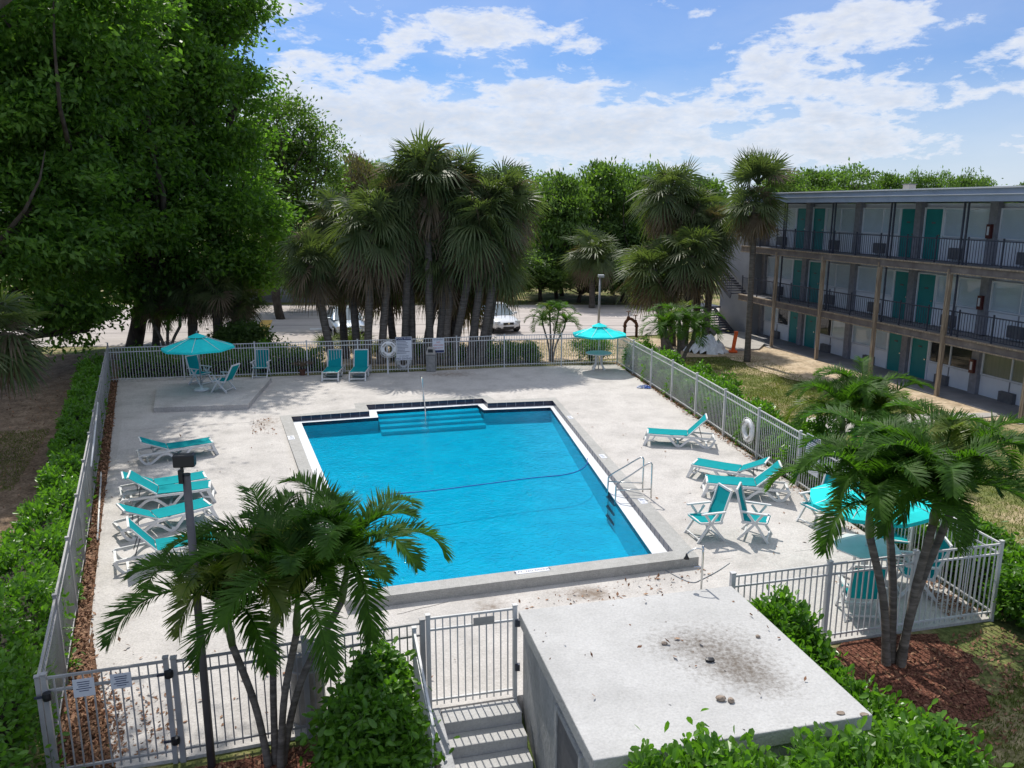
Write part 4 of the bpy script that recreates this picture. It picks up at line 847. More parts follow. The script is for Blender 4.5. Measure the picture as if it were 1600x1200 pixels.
def umbrella(name, label, p, htop, rr, base=True, pole0=0.0, n=8, ph0=.2, drop=.5):
    t = thing('umbrella', label, 'umbrella', p, 0, 'turquoise patio umbrellas', world=False)
    MB().tube([(0, 0, pole0), (0, 0, htop + .04)], .02, 10).build('pole', X['white'] if not base else X['galv'], t, world=False, smooth=True)
    q = MB(); V = []; rings = [(.0, htop), (.30, htop - .145), (.28, htop - .175), (rr*.55, htop - .32), (rr*.8, htop - drop*.86), (rr, htop - drop)]
    vent = MB(); Vv = [(0, 0, htop + .02)] + [(.34*math.cos(2*math.pi*(j/n) + ph0), .34*math.sin(2*math.pi*(j/n)+ph0), htop - .12) for j in range(n)]
    vent.add(Vv, [(0, 1+j, 1+(j+1) % n) for j in range(n)] + [(0, 1+(j+1) % n, 1+j) for j in range(0)])
    for r, z in rings[2:]:
        for j in range(2*n):
            rj = r if j % 2 == 0 else r*.955; zz = z if j % 2 == 0 else z - .0*r; V.append((rj*math.cos(math.pi*j/n + ph0), rj*math.sin(math.pi*j/n + ph0), zz + (0 if j % 2 == 0 else .012)))
    m = 2*n; F = [(i*m+j, i*m+m+j, i*m+m+(j+1) % m, i*m+(j+1) % m) for i in range(3) for j in range(m)]
    b = len(V); V += [(v[0]*1.003, v[1]*1.003, v[2] - .0) for v in V[3*m:4*m]] + [(v[0]*1.003, v[1]*1.003, v[2] - .07) for v in V[3*m:4*m]]; F += [(b+j, b+m+j, b+m+(j+1) % m, b+(j+1) % m) for j in range(m)]
    q.add(V, F); c = q.build('canopy', X['canopy'], t, world=False); vent.build('vent', X['canopy'], c, world=False)
    rb = MB()
    for j in range(n):
        a = 2*math.pi*j/n + ph0; rb.tube([(.02*math.cos(a), .02*math.sin(a), htop - .03), (rr*math.cos(a), rr*math.sin(a), htop - drop - .01)], .008, 5)
    rb.build('ribs', X['white'], t, world=False); MB().lathe([(.0, .0), (.03, .01), (.02, .06), (0, .07)], (0, 0, htop + .03), 10).build('finial', X['galv'], t, world=False)
    if base: MB().lathe([(0, 0), (.27, 0), (.28, .05), (.22, .085), (.06, .1), (.045, .2), (0, .2)], n=24).build('base', X['white'], t, world=False, smooth=True)
    return t
p = D(315, 610, PHt); umbrella('umbrella', 'open turquoise umbrella on a white round base over the left platform', p, AT(312, 521, p[1])[2] - p[2], 1.27)
def table(label, p, r, n, h=.72, legs=4, rz=0):
    t = thing('patio_table', label, 'table', p, rz, 'white round pool tables', world=False)
    bevel(MB().lathe([(.0, h-.035), (r-.01, h-.035), (r, h-.02), (r, h-.005), (r-.01, h), (0, h)], n=n).build('table_top', X['white'], t, world=False), .004)
    for k in range(legs):
        a = math.pi/4 + k*2*math.pi/legs; c, s = math.cos(a), math.sin(a)
        MB().rect([(c*r*.28, s*r*.28, h-.04), (c*r*.30, s*r*.30, .25), (c*r*.62, s*r*.62, 0)], .07, .045, side=(-s, c, 0)).build('leg', X['white'], t, world=False)
    return t
p = D(935, 577); table('white round table under the umbrella at the far right corner', p, .56, 20); p = np.array(p)
umbrella('umbrella', 'open turquoise umbrella standing through the table at the far right corner', p, AT(935, 505, p[1])[2] - p[2], 1.16, base=False, pole0=.0, ph0=.4, drop=.45)
p = D(1348, 908); table('white eight sided table behind the near palm trunks', p, .62, 8, rz=.2)
umbrella('umbrella', 'tilted turquoise umbrella half hidden by the near right palms', p, AT(1355, 752, p[1])[2] - p[2], 1.12, base=False, pole0=0, ph0=.1, drop=.4)
# ------------------------------------------------------------------ bin, rings, signs
p = D(674, 580); t = thing('trash_bin', 'grey square litter bin with a hooded lid at the back fence', 'litter bin', p, 0, world=False)
bevel(MB().box((0, 0, .36), (.38, .38, .72)).build('body', X['binbody'], t, world=False), .02)
q = MB(); q.prism([(-.2, -.2), (.2, -.2), (.2, .2), (-.2, .2)], .735, .76); q.add([(-.2, -.2, .76), (.2, -.2, .76), (.2, .2, .76), (-.2, .2, .76), (-.13, -.15, 1.03), (.13, -.15, 1.03), (.13, .15, 1.03), (-.13, .15, 1.03)], [(0, 1, 5, 4), (1, 2, 6, 5), (2, 3, 7, 6), (3, 0, 4, 7), (4, 5, 6, 7)])
bevel(q.build('lid', X['conc'], t, world=False), .015); MB().box((.0, -.185, .9), (.2, .04, .13)).build('opening', X['black'], t, world=False)
MB().box((0, 0, .728), (.385, .385, .012)).build('seam', X['black'], t, world=False)
def torus(R0, r0, n=28, m=10):
    V = [((R0 + r0*math.cos(b))*math.cos(a), r0*.75*math.sin(b), (R0 + r0*math.cos(b))*math.sin(a)) for a in [2*math.pi*i/n for i in range(n)] for b in [2*math.pi*j/m for j in range(m)]]
    return MB().add(V, [(i*m+j, i*m+(j+1) % m, ((i+1) % n)*m+(j+1) % m, ((i+1) % n)*m+j) for i in range(n) for j in range(m)])
def lifering(label, p, rz, R0=.245, rope=True):
    t = thing('life_ring', label, 'life ring', p, rz, 'white life rings', world=False); torus(R0, .088).build('ring', X['ring'], t, world=False, smooth=True)
    P = []
    for i in range(33):
        a = 2*math.pi*i/32; rr = R0 + .1 + .035*abs(math.sin(2*a)); P.append((rr*math.cos(a), -.01, rr*math.sin(a)))
    MB().tube(P, .01, 5, cap=False).build('grab_line', X['white'], t, world=False)
    for k in range(4): a = k*math.pi/2 + .78; MB().box((R0*math.cos(a), 0, R0*math.sin(a)), (.05, .16, .2), M=Matrix.Rotation(-a, 3, 'Y')).build('band', X['conc'], t, world=False)
    return t
fa = math.atan2(*(BACK[3] - BACK[1])[:2][::-1]); bp_ = D(607, 583); 
post = thing('ring_post', 'white wooden post with a hook holding a life ring at the back fence', 'post', (bp_[0], bp_[1]-.12, dz(bp_[1])), fa, world=False)
MB().box((0, 0, .65), (.07, .07, 1.3)).build('upright', X['white'], post, world=False); MB().tube([(0, -.03, 1.22), (0, -.12, 1.2), (0, -.14, 1.27)], .012, 6).build('hook', X['steel'], post, world=False)
q = AT(607, 545.5, bp_[1]-.27); lifering('white life ring hanging on the post left of the pool rules sign', q, fa)
q = AT(630.5, 571.5, 33.55); lifering('white life ring leaning on the ground below the pool rules sign', (q[0], q[1], dz(33.5) + .32), fa, .235)
def sign(label, p, rz, w, h, lines, name='pool_sign', back=0, header=None, cols=None, bars=0, gname='signs on the pool fences'):
    t = thing(name, label, 'sign', p, rz, gname, world=False); MB().box((0, 0, 0), (w, .012, h)).build('board', X['signw'], t, world=False)
    RM = Matrix.Rotation(R(90), 4, 'X')
    for tx_, z, s, m in lines: text(tx_, s, m, 'lettering', t, Matrix.Translation((0, -.008, z)) @ RM)
    if header: MB().box((0, -.0065, h/2 - header/2 - .015), (w - .04, .003, header)).build('header', X['signb'], t, world=False)
    if bars:
        r = random.Random(3); q = MB()
        for i in range(bars): l_ = w*r.uniform(.5, .85); q.box((-w*.44 + l_/2, -.0075, h*.30 - i*(h*.56/bars)), (l_, .003, h*.017))
        q.build('small_print', X['signb'], t, world=False)
    return t
bf = D(631, 581); pz_ = AT(631, 544.5, bf[1] - .06)
sign('tall white pool rules board with dark heading on the back fence above the leaning ring', pz_, fa, .66, .98, [('POOL RULES', .42, .105, X['signw']), ('NO DIVING', -.43, .12, X['signb']), ('NO LIFEGUARD', -.32, .055, X['signb'])], header=.13, bars=9)
bf = D(686, 579); pz_ = AT(685, 540, bf[1] - .07)
s2 = sign('smaller white warning sign with red words on the back fence by the litter bin', pz_, fa, .5, .62, [('WARNING', .25, .085, X['signb']), ('NO', .14, .1, X['signr']), ('LIFEGUARD', .02, .085, X['signr']), ('ON DUTY', -.1, .085, X['signr'])])
MB().box((0, -.0075, -.245), (.46, .003, .1)).build('strip', X['signb'], s2, world=False)
rf_ = math.atan2(*(RIGHT[1] - RIGHT[0])[::-1]); ud = (RIGHT[1] - RIGHT[0])/np.linalg.norm(RIGHT[1] - RIGHT[0]); un = np.array([ud[1], -ud[0]])
if un[0] > 0: un = -un
def onright(y, o=.05): k = (y - RIGHT[0][1])/ud[1]; p = RIGHT[0] + ud*k + un*o; return p
def ry(px_, py_):           # depth where a sight line meets the right fence
    d = ray(px_, py_); k = (RIGHT[0][0]*ud[1] - RIGHT[0][1]*ud[0]) / (d[0]*ud[1] - d[1]*ud[0]); return d[1]*k
yy = ry(1176, 673); p = onright(yy, .14); rz_ = math.atan2(*(ud)[::-1]); 
lifering('white life ring hanging on the right side fence', (p[0], p[1], AT(1176, 672, yy)[2]), rz_)
yy = ry(1272, 706); p = onright(yy, .04); sign('white pool rules board on the right side fence behind the palm fronds', (p[0], p[1], AT(1272, 708, yy)[2] - .05), rz_, .62, .95, [('POOL RULES', .4, .1, X['signw'])], header=.14, bars=10)
# pvc poles leaning on the left fence
for a, b, lb in (((146, 700), (123, 818), 'upper white pvc pole propped along the left fence'), ((158, 738), (152, 843), 'lower white pvc pole lying in the mulch strip')):
    if lb[0] == 'u': A_, B_ = np.array([*fl(.415), dz(22)+1.42]) + (.08, 0, 0), np.array([*fl(.60), dz(17.9)+1.0]) + (.08, 0, 0)
    else: A_, B_ = D(158, 738, .03), D(152, 843, .03)
    tag(MB().tube([A_, B_], .022, 8).build('pvc_pole', X['white'], loc=A_, smooth=True), lb, 'pipe', 'white pvc poles by the left fence')
# planter remains, blue litter
t = thing('potted_plant', 'dry straw coloured fern on the deck by the back fence left of the shaded loungers', 'plant', D(473, 586), world=False)
MB().lathe([(0, 0), (.13, 0), (.16, .26), (0, .26)], n=12).build('pot', X['rust'], t, world=False)
q = MB(); rr_ = random.Random(4)
for i in range(90):
    a = rr_.uniform(0, 6.28); l_ = rr_.uniform(.25, .5); q.beam((0, 0, .26), (l_*math.cos(a)*.6, l_*math.sin(a)*.6, .26 + l_*.75), .012, .006); q.beam((l_*math.cos(a)*.6, l_*math.sin(a)*.6, .26 + l_*.75), (l_*math.cos(a)*1.25, l_*math.sin(a)*1.25, .26 + l_*.6), .014, .006)
q.build('fronds', X['sabdead'], t, world=False)
# ------------------------------------------------------------------ lamp posts
b_ = np.array([-3.86, 9.02]); gzz = -.1
t = thing('lamp_post', 'slim dark pole with a black floodlight box near the bottom left', 'lamp post', (*b_, gzz)); 
pt = AT(291, 742, 8.95); pb = np.array([*b_, gzz])
MB().tube([pb, pb + (pt-pb)*.5, pt], [.052, .048, .046], 12).build('pole', X['bronze'], t, smooth=True)
MB().lathe([(0, 0), (.05, 0), (.05, .012), (0, .014)], pt, 12).build('pole_cap', X['black'], t)
br = AT(283, 745, 8.9); MB().box(br, (.05, .05, .16)).build('bracket', X['black'], t)
bx_ = AT(287, 720, 8.9); fl_ = bevel(MB().box(bx_ + np.array([0, .02, 0]), (.24, .12, .15), R(8)).build('floodlight', X['black'], t), .015); MB().tube([bx_ - (0.03, 0, .07), br + (0.02, 0, .06)], .02, 8).build('neck', X['black'], t)
MB().box(bx_ + np.array([0, .085, -.01]), (.2, .01, .11), R(8)).build('lens', X['lens'], fl_)
p = G(937, 503, lotz); top = AT(938, 432, p[1] if False else 42.0); p = np.array([top[0]-.05, 42.0, lotz]); t = thing('lamp_post', 'slim galvanised lamp post behind the far right umbrella', 'lamp post', p)
MB().tube([p, top], [.07, .055], 10).build('pole', X['galv'], t, smooth=True); MB().box(top + np.array([.03, -.05, .03]), (.3, .4, .12)).build('lamp_head', X['galv'], t)
# ------------------------------------------------------------------ pipes, bollard, plastic sheet
p = np.array([*G(985, 527, 0)[:2], gz(6.4, 43)]); t = thing('standpipe', 'rusty backflow pipe assembly with two valve wheels past the fence corner', 'pipework', p, world=False)
q = MB()
for x in (-.32, .32): q.tube([(x, 0, 0), (x, 0, .62)], .075, 10); q.lathe([(0, .0), (.12, 0), (.12, .05), (0, .05)], (x, 0, .58), 12)
q.tube(spline([(-.32, 0, .55), (-.3, 0, .78), (-.15, 0, .98), (0, 0, 1.0), (.15, 0, .9), (.3, 0, .74), (.32, 0, .55)], 4), .085, 10); q.build('pipe', X['rust'], t, world=False, smooth=True)
for x, z in ((-.14, 1.02), (.24, .82)):
    q = MB().tube([(x, 0, z), (x, 0, z + .38)], .025, 8); q.lathe([(.06, .0), (.13, .01), (.13, .03), (.06, .04)], (x, 0, z + .36), 14); q.lathe([(0, 0), (.1, 0), (.08, .12), (0, .13)], (x, 0, z), 10); q.build('valve', X['rust'], t, world=False)
p = G(1145, 550, .14); t = thing('delineator_post', 'leaning orange plastic delineator post on the concrete pad', 'bollard', p, world=False)
q = MB().rect([(0, 0, .08), (.05, 0, .5), (.12, 0, 1.0)], .1, .17); bevel(q.build('post', X['orange'], t, world=False), .02); bevel(MB().prism([(-.2, -.17), (.17, -.2), (.2, .14), (-.16, .18)], 0, .09).build('base', X['orange'], t, world=False), .01); MB().box((.1, 0, .98), (.15, .2, .06)).build('cap', X['orange'], t, world=False)
def crumple(name, label, p, sx_, sy_, h, cat, m, seed=5):
    r = np.random.default_rng(seed); n = 16; xs = np.linspace(-1, 1, n); V = []
    hh = r.random((n, n)); 
    for i, y in enumerate(xs):
        for j, x in enumerate(xs): e_ = max(0, 1 - (x*x + y*y)); V.append((p[0] + sx_*x*(1 + .12*hh[j, i]), p[1] + sy_*y*(1 + .12*hh[i, j]), p[2] + .02 + h*e_*(.35 + .9*hh[i, j]) - (0 if e_ > 0 else .06)))
    F = [(i*n+j, i*n+j+1, i*n+n+j+1, i*n+n+j) for i in range(n-1) for j in range(n-1) if xs[i]**2 + xs[j]**2 < 1.1]
    o = MB().add(V, F).build(name, m, loc=p); tag(o, label, cat); md = o.modifiers.new('thickness', 'SOLIDIFY'); md.thickness = .012; return o
crumple('plastic_sheet', 'crumpled white plastic sheet heaped beside the concrete pad', (*G(1103, 548, .12)[:2], .1), 1.0, 1.0, .75, 'plastic sheet', X['sheetp'])
crumple('plastic_bag', 'flattened blue and white bag lying by the foot of the right fence', D(1006, 606, 0), .28, .16, .1, 'bag', mat('pale_blue_film', [(.4, (.55, .58, .62)), (.55, (.05, .12, .42))], scale=7, rough=.4), 8)
# tall covered object behind the near fence
p = np.array([*G(484, 1120, 0)[:2], 0]); t = thing('pedestal_bin', 'tall pale round topped bin on the deck behind the near palm trunks', 'litter bin', p, world=False)
MB().lathe([(0, 0), (.22, 0), (.235, .03), (.225, .8), (.24, .82), (.24, .86), (.22, .98), (.16, 1.08), (.07, 1.12), (0, 1.13)], n=24).build('body', X['binbody'], t, world=False, smooth=True)
MB().lathe([(.243, 0), (.25, .01), (.25, .03), (.243, .04)], (0, 0, .8), 24, cap=False).build('rim', X['wallw'], t, world=False)
# ------------------------------------------------------------------ cars
def make_car(label, paint):
    t = thing('parked_car', label, 'car', (0, 0, 0), 0, 'cars parked in the lot behind the palms', world=False)       # nose towards +X
    S = [(-2.2, .42, .80, .60), (-2.12, .27, .93, .76), (-1.7, .2, .98, .86), (-.9, .19, .97, .885), (.2, .19, .95, .885), (1.0, .2, .93, .88), (1.55, .22, .86, .84), (1.95, .25, .74, .76), (2.12, .3, .64, .66), (2.18, .4, .55, .55)]
    V = []; n = 12
    for x, zb, zt_, w in S:
        for k in range(n):
            a = 2*math.pi*(k+.5)/n; cx_, cz = math.cos(a), math.sin(a); e = .42
            V.append((x, w*math.copysign(abs(cx_)**e, cx_), (zb+zt_)/2 + (zt_-zb)/2*math.copysign(abs(cz)**e, cz)))
    F = [(i*n+j, i*n+(j+1) % n, (i+1)*n+(j+1) % n, (i+1)*n+j) for i in range(len(S)-1) for j in range(n)] + [tuple(range(n))[::-1], tuple((len(S)-1)*n+k for k in range(n))]
    b = MB().add(V, F).build('body', paint, t, world=False, smooth=True); ss = b.modifiers.new('s', 'SUBSURF'); ss.levels = ss.render_levels = 1
    H = [(-2.0, .93, .72), (-1.45, 1.36, .60), (-.6, 1.46, .60), (.15, 1.43, .60), (1.05, .92, .74)]
    V = []
    for x, z, w in H: V += [(x, -w, z), (x, w, z)]
    V2 = [(-2.0, -.76, .92), (-2.0, .76, .92), (-1.3, -.8, .93), (-1.3, .8, .93), (-.5, -.82, .93), (-.5, .82, .93), (.3, -.82, .93), (.3, .82, .93), (1.1, -.78, .90), (1.1, .78, .90)]
    F = [(2*i, 2*i+2, 2*i+3, 2*i+1) for i in range(4)]; m = 10; F += [(m+2*i, m+2*i+2, 2*i+2, 2*i) for i in range(4)] + [(m+2*i+1, 2*i+1, 2*i+3, m+2*i+3) for i in range(4)]
    MB().add(V + V2, F).build('greenhouse', X['carglass'], t, world=False)
    q = MB().add([(x, w*s, z + .012) for x, z, w in H[1:4] for s in (-1.02, 0, 1.02)], [(0, 3, 4, 1), (1, 4, 5, 2), (3, 6, 7, 4), (4, 7, 8, 5)])
    for s in (-1, 1):
        q.beam((.15, .6*s, 1.43), (1.08, .77*s, .92), .055, .05); q.beam((-1.45, .6*s, 1.36), (-2.0, .74*s, .93), .09, .05); q.beam((-.55, .61*s, 1.45), (-.55, .83*s, .93), .06, .05); q.beam((-1.45, .61*s, 1.37), (.15, .61*s, 1.44), .05, .05)
    q.build('roof', paint, t, world=False)
    for x in (-1.35, 1.38):
        for s in (-1, 1):
            w_ = thing; q = MB(); P = [(x, s*.66, .33), (x, s*.875, .33)]; q.tube(P, .325, 24); wh = q.build('wheel', X['tyre'], t, world=False); MB().tube([(x, s*.86, .33), (x, s*.89, .33)], .20, 16).build('rim', X['galv'], wh, world=False)
    for s in (-1, 1):
        hl = MB().box((2.03, s*.6, .64), (.2, .3, .15), s*R(-28)); bevel(hl.build('headlight', X['lens'], t, world=False), .03)
        bevel(MB().box((.75, s*.98, .98), (.14, .2, .13)).build('wing_mirror', paint, t, world=False), .03)
        MB().box((2.12, s*.58, .32), (.12, .26, .12), s*R(-20)).build('fog_grille', X['black'], t, world=False)
    MB().box((2.165, 0, .58), (.06, .6, .13)).build('grille', X['black'], t, world=False); MB().box((2.17, 0, .33), (.07, .62, .16)).build('intake', X['black'], t, world=False)
    MB().box((2.21, 0, .47), (.02, .34, .1)).build('number_plate', X['signw'], t, world=False); MB().lathe([(.0, 0), (.055, 0), (.055, .02), (0, .02)], (0, 0, 0), 14).box((0, 0, 0), (.01, .01, .01)).build('badge', X['steel'], t, world=False).matrix_local = Matrix.Translation((2.2, 0, .6)) @ Matrix.Rotation(R(90), 4, 'Y')
    MB().beam((1.0, -.25, .98), (.55, -.55, 1.17), .02, .02).build('wiper', X['black'], t, world=False)
    return t
def carpos(px_, py_, hd):
    p = G(px_, py_, lotz + .05); d = np.array([math.cos(R(hd)), math.sin(R(hd))]); c = p[:2] - d*1.9; return (c[0], c[1], lotz + .05)
c1 = make_car('white hatchback parked nose forward right of the palm trunks', X['carpaint']); c1.location = carpos(792, 521, -68); c1.rotation_euler[2] = R(-68)
c2 = make_car('pale silver car half hidden behind a palm trunk and palmetto fans', X['carsilver']); c2.location = carpos(549, 529, -70); c2.rotation_euler[2] = R(-70)
# ------------------------------------------------------------------ vegetation
def unit(v): return v / (np.linalg.norm(v, axis=-1, keepdims=True) + 1e-9)
def leaves(q, P, size, aspect=.5, mi=0, rng=RNG, out=None, up=.5, shape=6, jit=.35):
    """many leaf blades at points P; out = preferred outward direction"""
    n = len(P); a = rng.normal(size=(n, 3)); 
    if out is not None: a = a*.9 + out
    a[:, 2] -= .15; a = unit(a); nn = rng.normal(size=(n, 3))*.75; nn[:, 2] += up; b = unit(np.cross(a, nn)); c = np.cross(b, a)
    s = size*(1 + jit*rng.uniform(-1, 1, size=(n, 1))); w = s*aspect
    if shape == 4:
        V = np.stack([P, P + a*s*.5 + b*w*.5, P + a*s, P + a*s*.5 - b*w*.5], 1).reshape(-1, 3); F = np.arange(4*n).reshape(n, 4)
    else:
        V = np.stack([P, P + a*s*.45 + b*w*.42 + c*w*.12, P + a*s*.82 + b*w*.40 + c*w*.08, P + a*s*1.02, P + a*s*.82 - b*w*.40 + c*w*.08, P + a*s*.45 - b*w*.42 + c*w*.12], 1).reshape(-1, 3)
        i = np.arange(n)[:, None]*6; F = np.concatenate([i + np.array([[0, 1, 2, 3]]), i + np.array([[0, 3, 4, 5]])])
    return q.add(V, F, mi)
def crown_pts(lobes, nclump, per, spread, rng, shell=.55, gap=0):
    """lobes: (x,y,z,rx,ry,rz). clumps sit near lobe surfaces, leaves scatter round each clump"""
    L = np.array(lobes); vol = (L[:, 3]*L[:, 4]*L[:, 5])**.67; idx = rng.choice(len(L), nclump, p=vol/vol.sum())
    d = unit(rng.normal(size=(nclump, 3))); r = rng.uniform(shell**3, 1, size=(nclump, 1))**(1/3.); c = L[idx, :3] + d*L[idx, 3:]*r
    if gap:
        f_ = 6.28/gap; v = np.sin(c[:, 0]*f_ + 1.3*np.sin(c[:, 2]*f_*.7)) * np.sin(c[:, 1]*f_*.9 + 2) + np.sin(c[:, 2]*f_*1.25 + 1.5*np.sin(c[:, 0]*f_*.6)); kp = v > -.35; c, d = c[kp], d[kp]; nclump = len(c)
    sz = rng.uniform(.5, 1.5, size=(nclump, 1, 1)); P = c[:, None, :] + rng.normal(size=(nclump, per, 3))*np.array([1.25, 1.25, .5])*spread*sz
    out = np.repeat(d[:, None, :], per, 1)
    return P.reshape(-1, 3), out.reshape(-1, 3), c
def limb(q, a, b, r0, r1, rng, bend=.15, n=7):
    a, b = np.array(a, float), np.array(b, float); L_ = np.linalg.norm(b-a); m = rng.normal(size=3)*L_*bend; P = [a + (b-a)*t + m*math.sin(math.pi*t) for t in np.linspace(0, 1, n)]
    q.tube(P, np.linspace(r0, r1, n), 8); return P
def tree(name, label, base, lobes, nclump, per, leaf, m, spread=.4, seed=1, trunk=(.3, .12), fork=.45, group=None, aspect=.45, shape=4, limbs=10, cat='tree', lean=(0, 0), bark=None, m2=None, gap=0):
    rng = np.random.default_rng(seed); t = thing(name, label, cat, base, group=group); q = MB(); base = np.array(base, float)
    L = np.array(lobes); top = L[:, :3].mean(0); f = base + (top - base)*fork + np.array([*lean, 0]); limb(q, base - (0, 0, .2), f, trunk[0], trunk[0]*.72, rng, .04)
    for k in range(min(limbs, 3*len(L))):
        l = L[k % len(L)]; e = l[:3] + unit(rng.normal(size=3))*l[3:]*.55; P = limb(q, f - (0, 0, .3), e, trunk[0]*.5, trunk[1]*.3, rng, .12)
        for j in range(2): limb(q, P[3+j], l[:3] + unit(rng.normal(size=3))*l[3:]*.8, trunk[1]*.6, .015, rng, .12, 5)
    q.build('trunk', bark or X['bark'], t, smooth=True)
    P, out, c = crown_pts(lobes, nclump, per, spread, rng, gap=gap); nclump = len(c); MB_ = MB(); lt = np.repeat(rng.random(nclump) < (.34 if m2 else 0), per)
    leaves(MB_, P[~lt], leaf, aspect, 0, rng, out[~lt]*.8, shape=shape)
    if m2: leaves(MB_, P[lt], leaf*1.1, aspect, 1, rng, out[lt]*.8, shape=shape)
    MB_.build('crown', [m] + ([m2] if m2 else []), t); return t
def lob(px_, py_, Y, rx, rz, ry=None):
    p = AT(px_, py_, Y); return (*p, rx, ry or rx, rz)
# --- big oaks on the left
YA = 41.5
oA = [lob(205, 250, YA, 5.0, 3.8), lob(320, 185, YA, 3.0, 2.4), lob(362, 100, YA, 1.6, 1.5), lob(250, 60, YA, 4.2, 3.2), lob(100, 120, YA-3, 5.0, 4.4, 4), lob(375, 340, YA-1, 2.3, 2.2), lob(300, 385, YA-1.5, 3.8, 2.4, 2.6), lob(150, 400, YA-3, 4.2, 2.7, 3),
      lob(330, 285, YA+1, 3.0, 2.8), lob(300, -25, YA, 3.2, 2.4), lob(350, 440, YA-1, 1.9, .9), lob(400, 400, YA-1, 1.6, 1.6), lob(180, -60, YA, 4, 3), lob(230, 455, YA-1, 2.6, 1.0), lob(160, 230, YA-5, 3.4, 2.6), lob(140, 330, YA-6, 2.8, 2.0), lob(130, 100, YA-7, 3.0, 2.2), lob(165, 160, YA-6, 2.6, 1.8), lob(235, 330, YA-4, 2.4, 2.2), lob(290, 120, YA-3, 1.8, 1.8), lob(175, 40, YA-5, 2.6, 2.4)]
tree('oak_tree', 'huge dark green oak filling the upper left, trunk beyond the far left fence corner', G(207, 543, 0), oA, 6200, 60, .27, X['oak'], .40, 3, (.42, .2), .35, aspect=.45, limbs=26, m2=X['oakl'], gap=3.6)
oB = [lob(-30, 60, 31, 5, 4, 4), lob(40, 200, 32, 3.6, 3.2, 3), lob(20, 330, 32, 3.4, 3.0, 3), lob(60, -20, 31, 4.5, 3, 3), lob(85, 440, 33.5, 2.0, 2.2, 2), lob(100, 330, 33, 2.4, 2.2), lob(-60, 300, 30, 5, 5, 3), lob(110, 60, 33, 2.6, 2.4), lob(120, 505, 34.5, 1.1, 1.2)]
tree('oak_tree', 'nearer oak with large leaf sprays at the left edge of the view above the hedge', (-24.5, 31, 0), oB, 2500, 58, .25, X['oak'], .38, 5, (.4, .2), .35, aspect=.45, limbs=18, m2=X['oakl'], gap=3.0)
oC = [(-8.4, 17.0, 14.3, 2.4, 2.0, 1.4), (-6.2, 16.4, 14.2, 1.5, 1.4, 1.1), (-11.2, 17.0, 14, 2.6, 2.4, 1.6), (-13.8, 16, 12.8, 2.8, 2.6, 2.0), (-13, 12, 12.5, 3, 3, 2), (-10.2, 12.5, 14, 2.5, 2, 1.6)]
tree('oak_tree', 'overhanging oak whose lowest sprays only enter at the far upper left corner', (-16.5, 9.5, -.1), oC, 1050, 55, .19, X['oak'], .36, 6, (.35, .18), .5, aspect=.45, limbs=12, m2=X['oakl'])
# leafy pale tree and others behind
tree('tree', 'pale green wispy topped tree standing behind the right edge of the big oak', G(440, 500, lotz), [lob(440, 205, 55, 2.5, 2.2), lob(495, 235, 55, 1.6, 1.6), lob(455, 290, 55, 3.2, 2.6), lob(400, 250, 55, 2.6, 2.6), lob(450, 380, 54, 3.5, 3)], 800, 42, .26, X['oakpale'], .42, 8, (.3, .12), .55, limbs=12)
# --- generic far trees, a few crowns shared
def proto_tree(seed, m, name='broadleaf_tree', R0=4.2, Hh=8.5, nc=520, per=34, leaf=.34, bare=False):
    rng = np.random.default_rng(seed); lobes = []
    for k in range(11):
        a = rng.uniform(0, 6.28); r = R0*rng.uniform(.15, .68); z = Hh*rng.uniform(.38, .86); s = R0*rng.uniform(.30, .5)*(1.15 - .5*(z/Hh - .4)); lobes.append((r*math.cos(a), r*math.sin(a), z, s, s, s*.8))
    return tree(name, 'x', (0, 0, 0), lobes, nc, per, leaf, m, .42 if not bare else .3, seed, (.24, .1), .4, limbs=12, gap=2.4, m2={'far_tree_leaves': X['oakpale'], 'dark_scrub_leaves': X['bgleaf']}.get(m.name))
PT = [proto_tree(21, X['bgleaf']), proto_tree(22, X['bgleaf'], R0=3.8, Hh=9), proto_tree(23, X['bgdark'], R0=4.4, Hh=7.2), proto_tree(24, X['bgbrown'], R0=3.4, Hh=8.6, nc=300, per=26)]
used = [False]*4
def put(k, px_, pytop, Y, w, label, group, ground=None, cat='tree'):
    """px of the crown axis, pixel row of its top, depth, width in metres"""
    top = AT(px_, pytop, Y); g0 = lotz if ground is None else ground; hs = (top[2] - g0)/([8.5*.93, 9*.93, 7.2*.95, 8.6*.93][k]); ws = w/([8.0, 7.2, 8.4, 6.4][k]); loc = (top[0], Y, g0); rz = random.uniform(0, 6.28)
    if not used[k]:
        used[k] = True; o = PT[k]; o.location = loc; o.rotation_euler[2] = rz; o.scale = (ws, ws, hs); o['label'] = label; o['group'] = group; o['category'] = cat; return o
    return dup(PT[k], loc, rz, label, group, (ws, ws, hs))
TG = 'trees beyond the parking lot'; FG = 'distant trees beyond the motel roof'
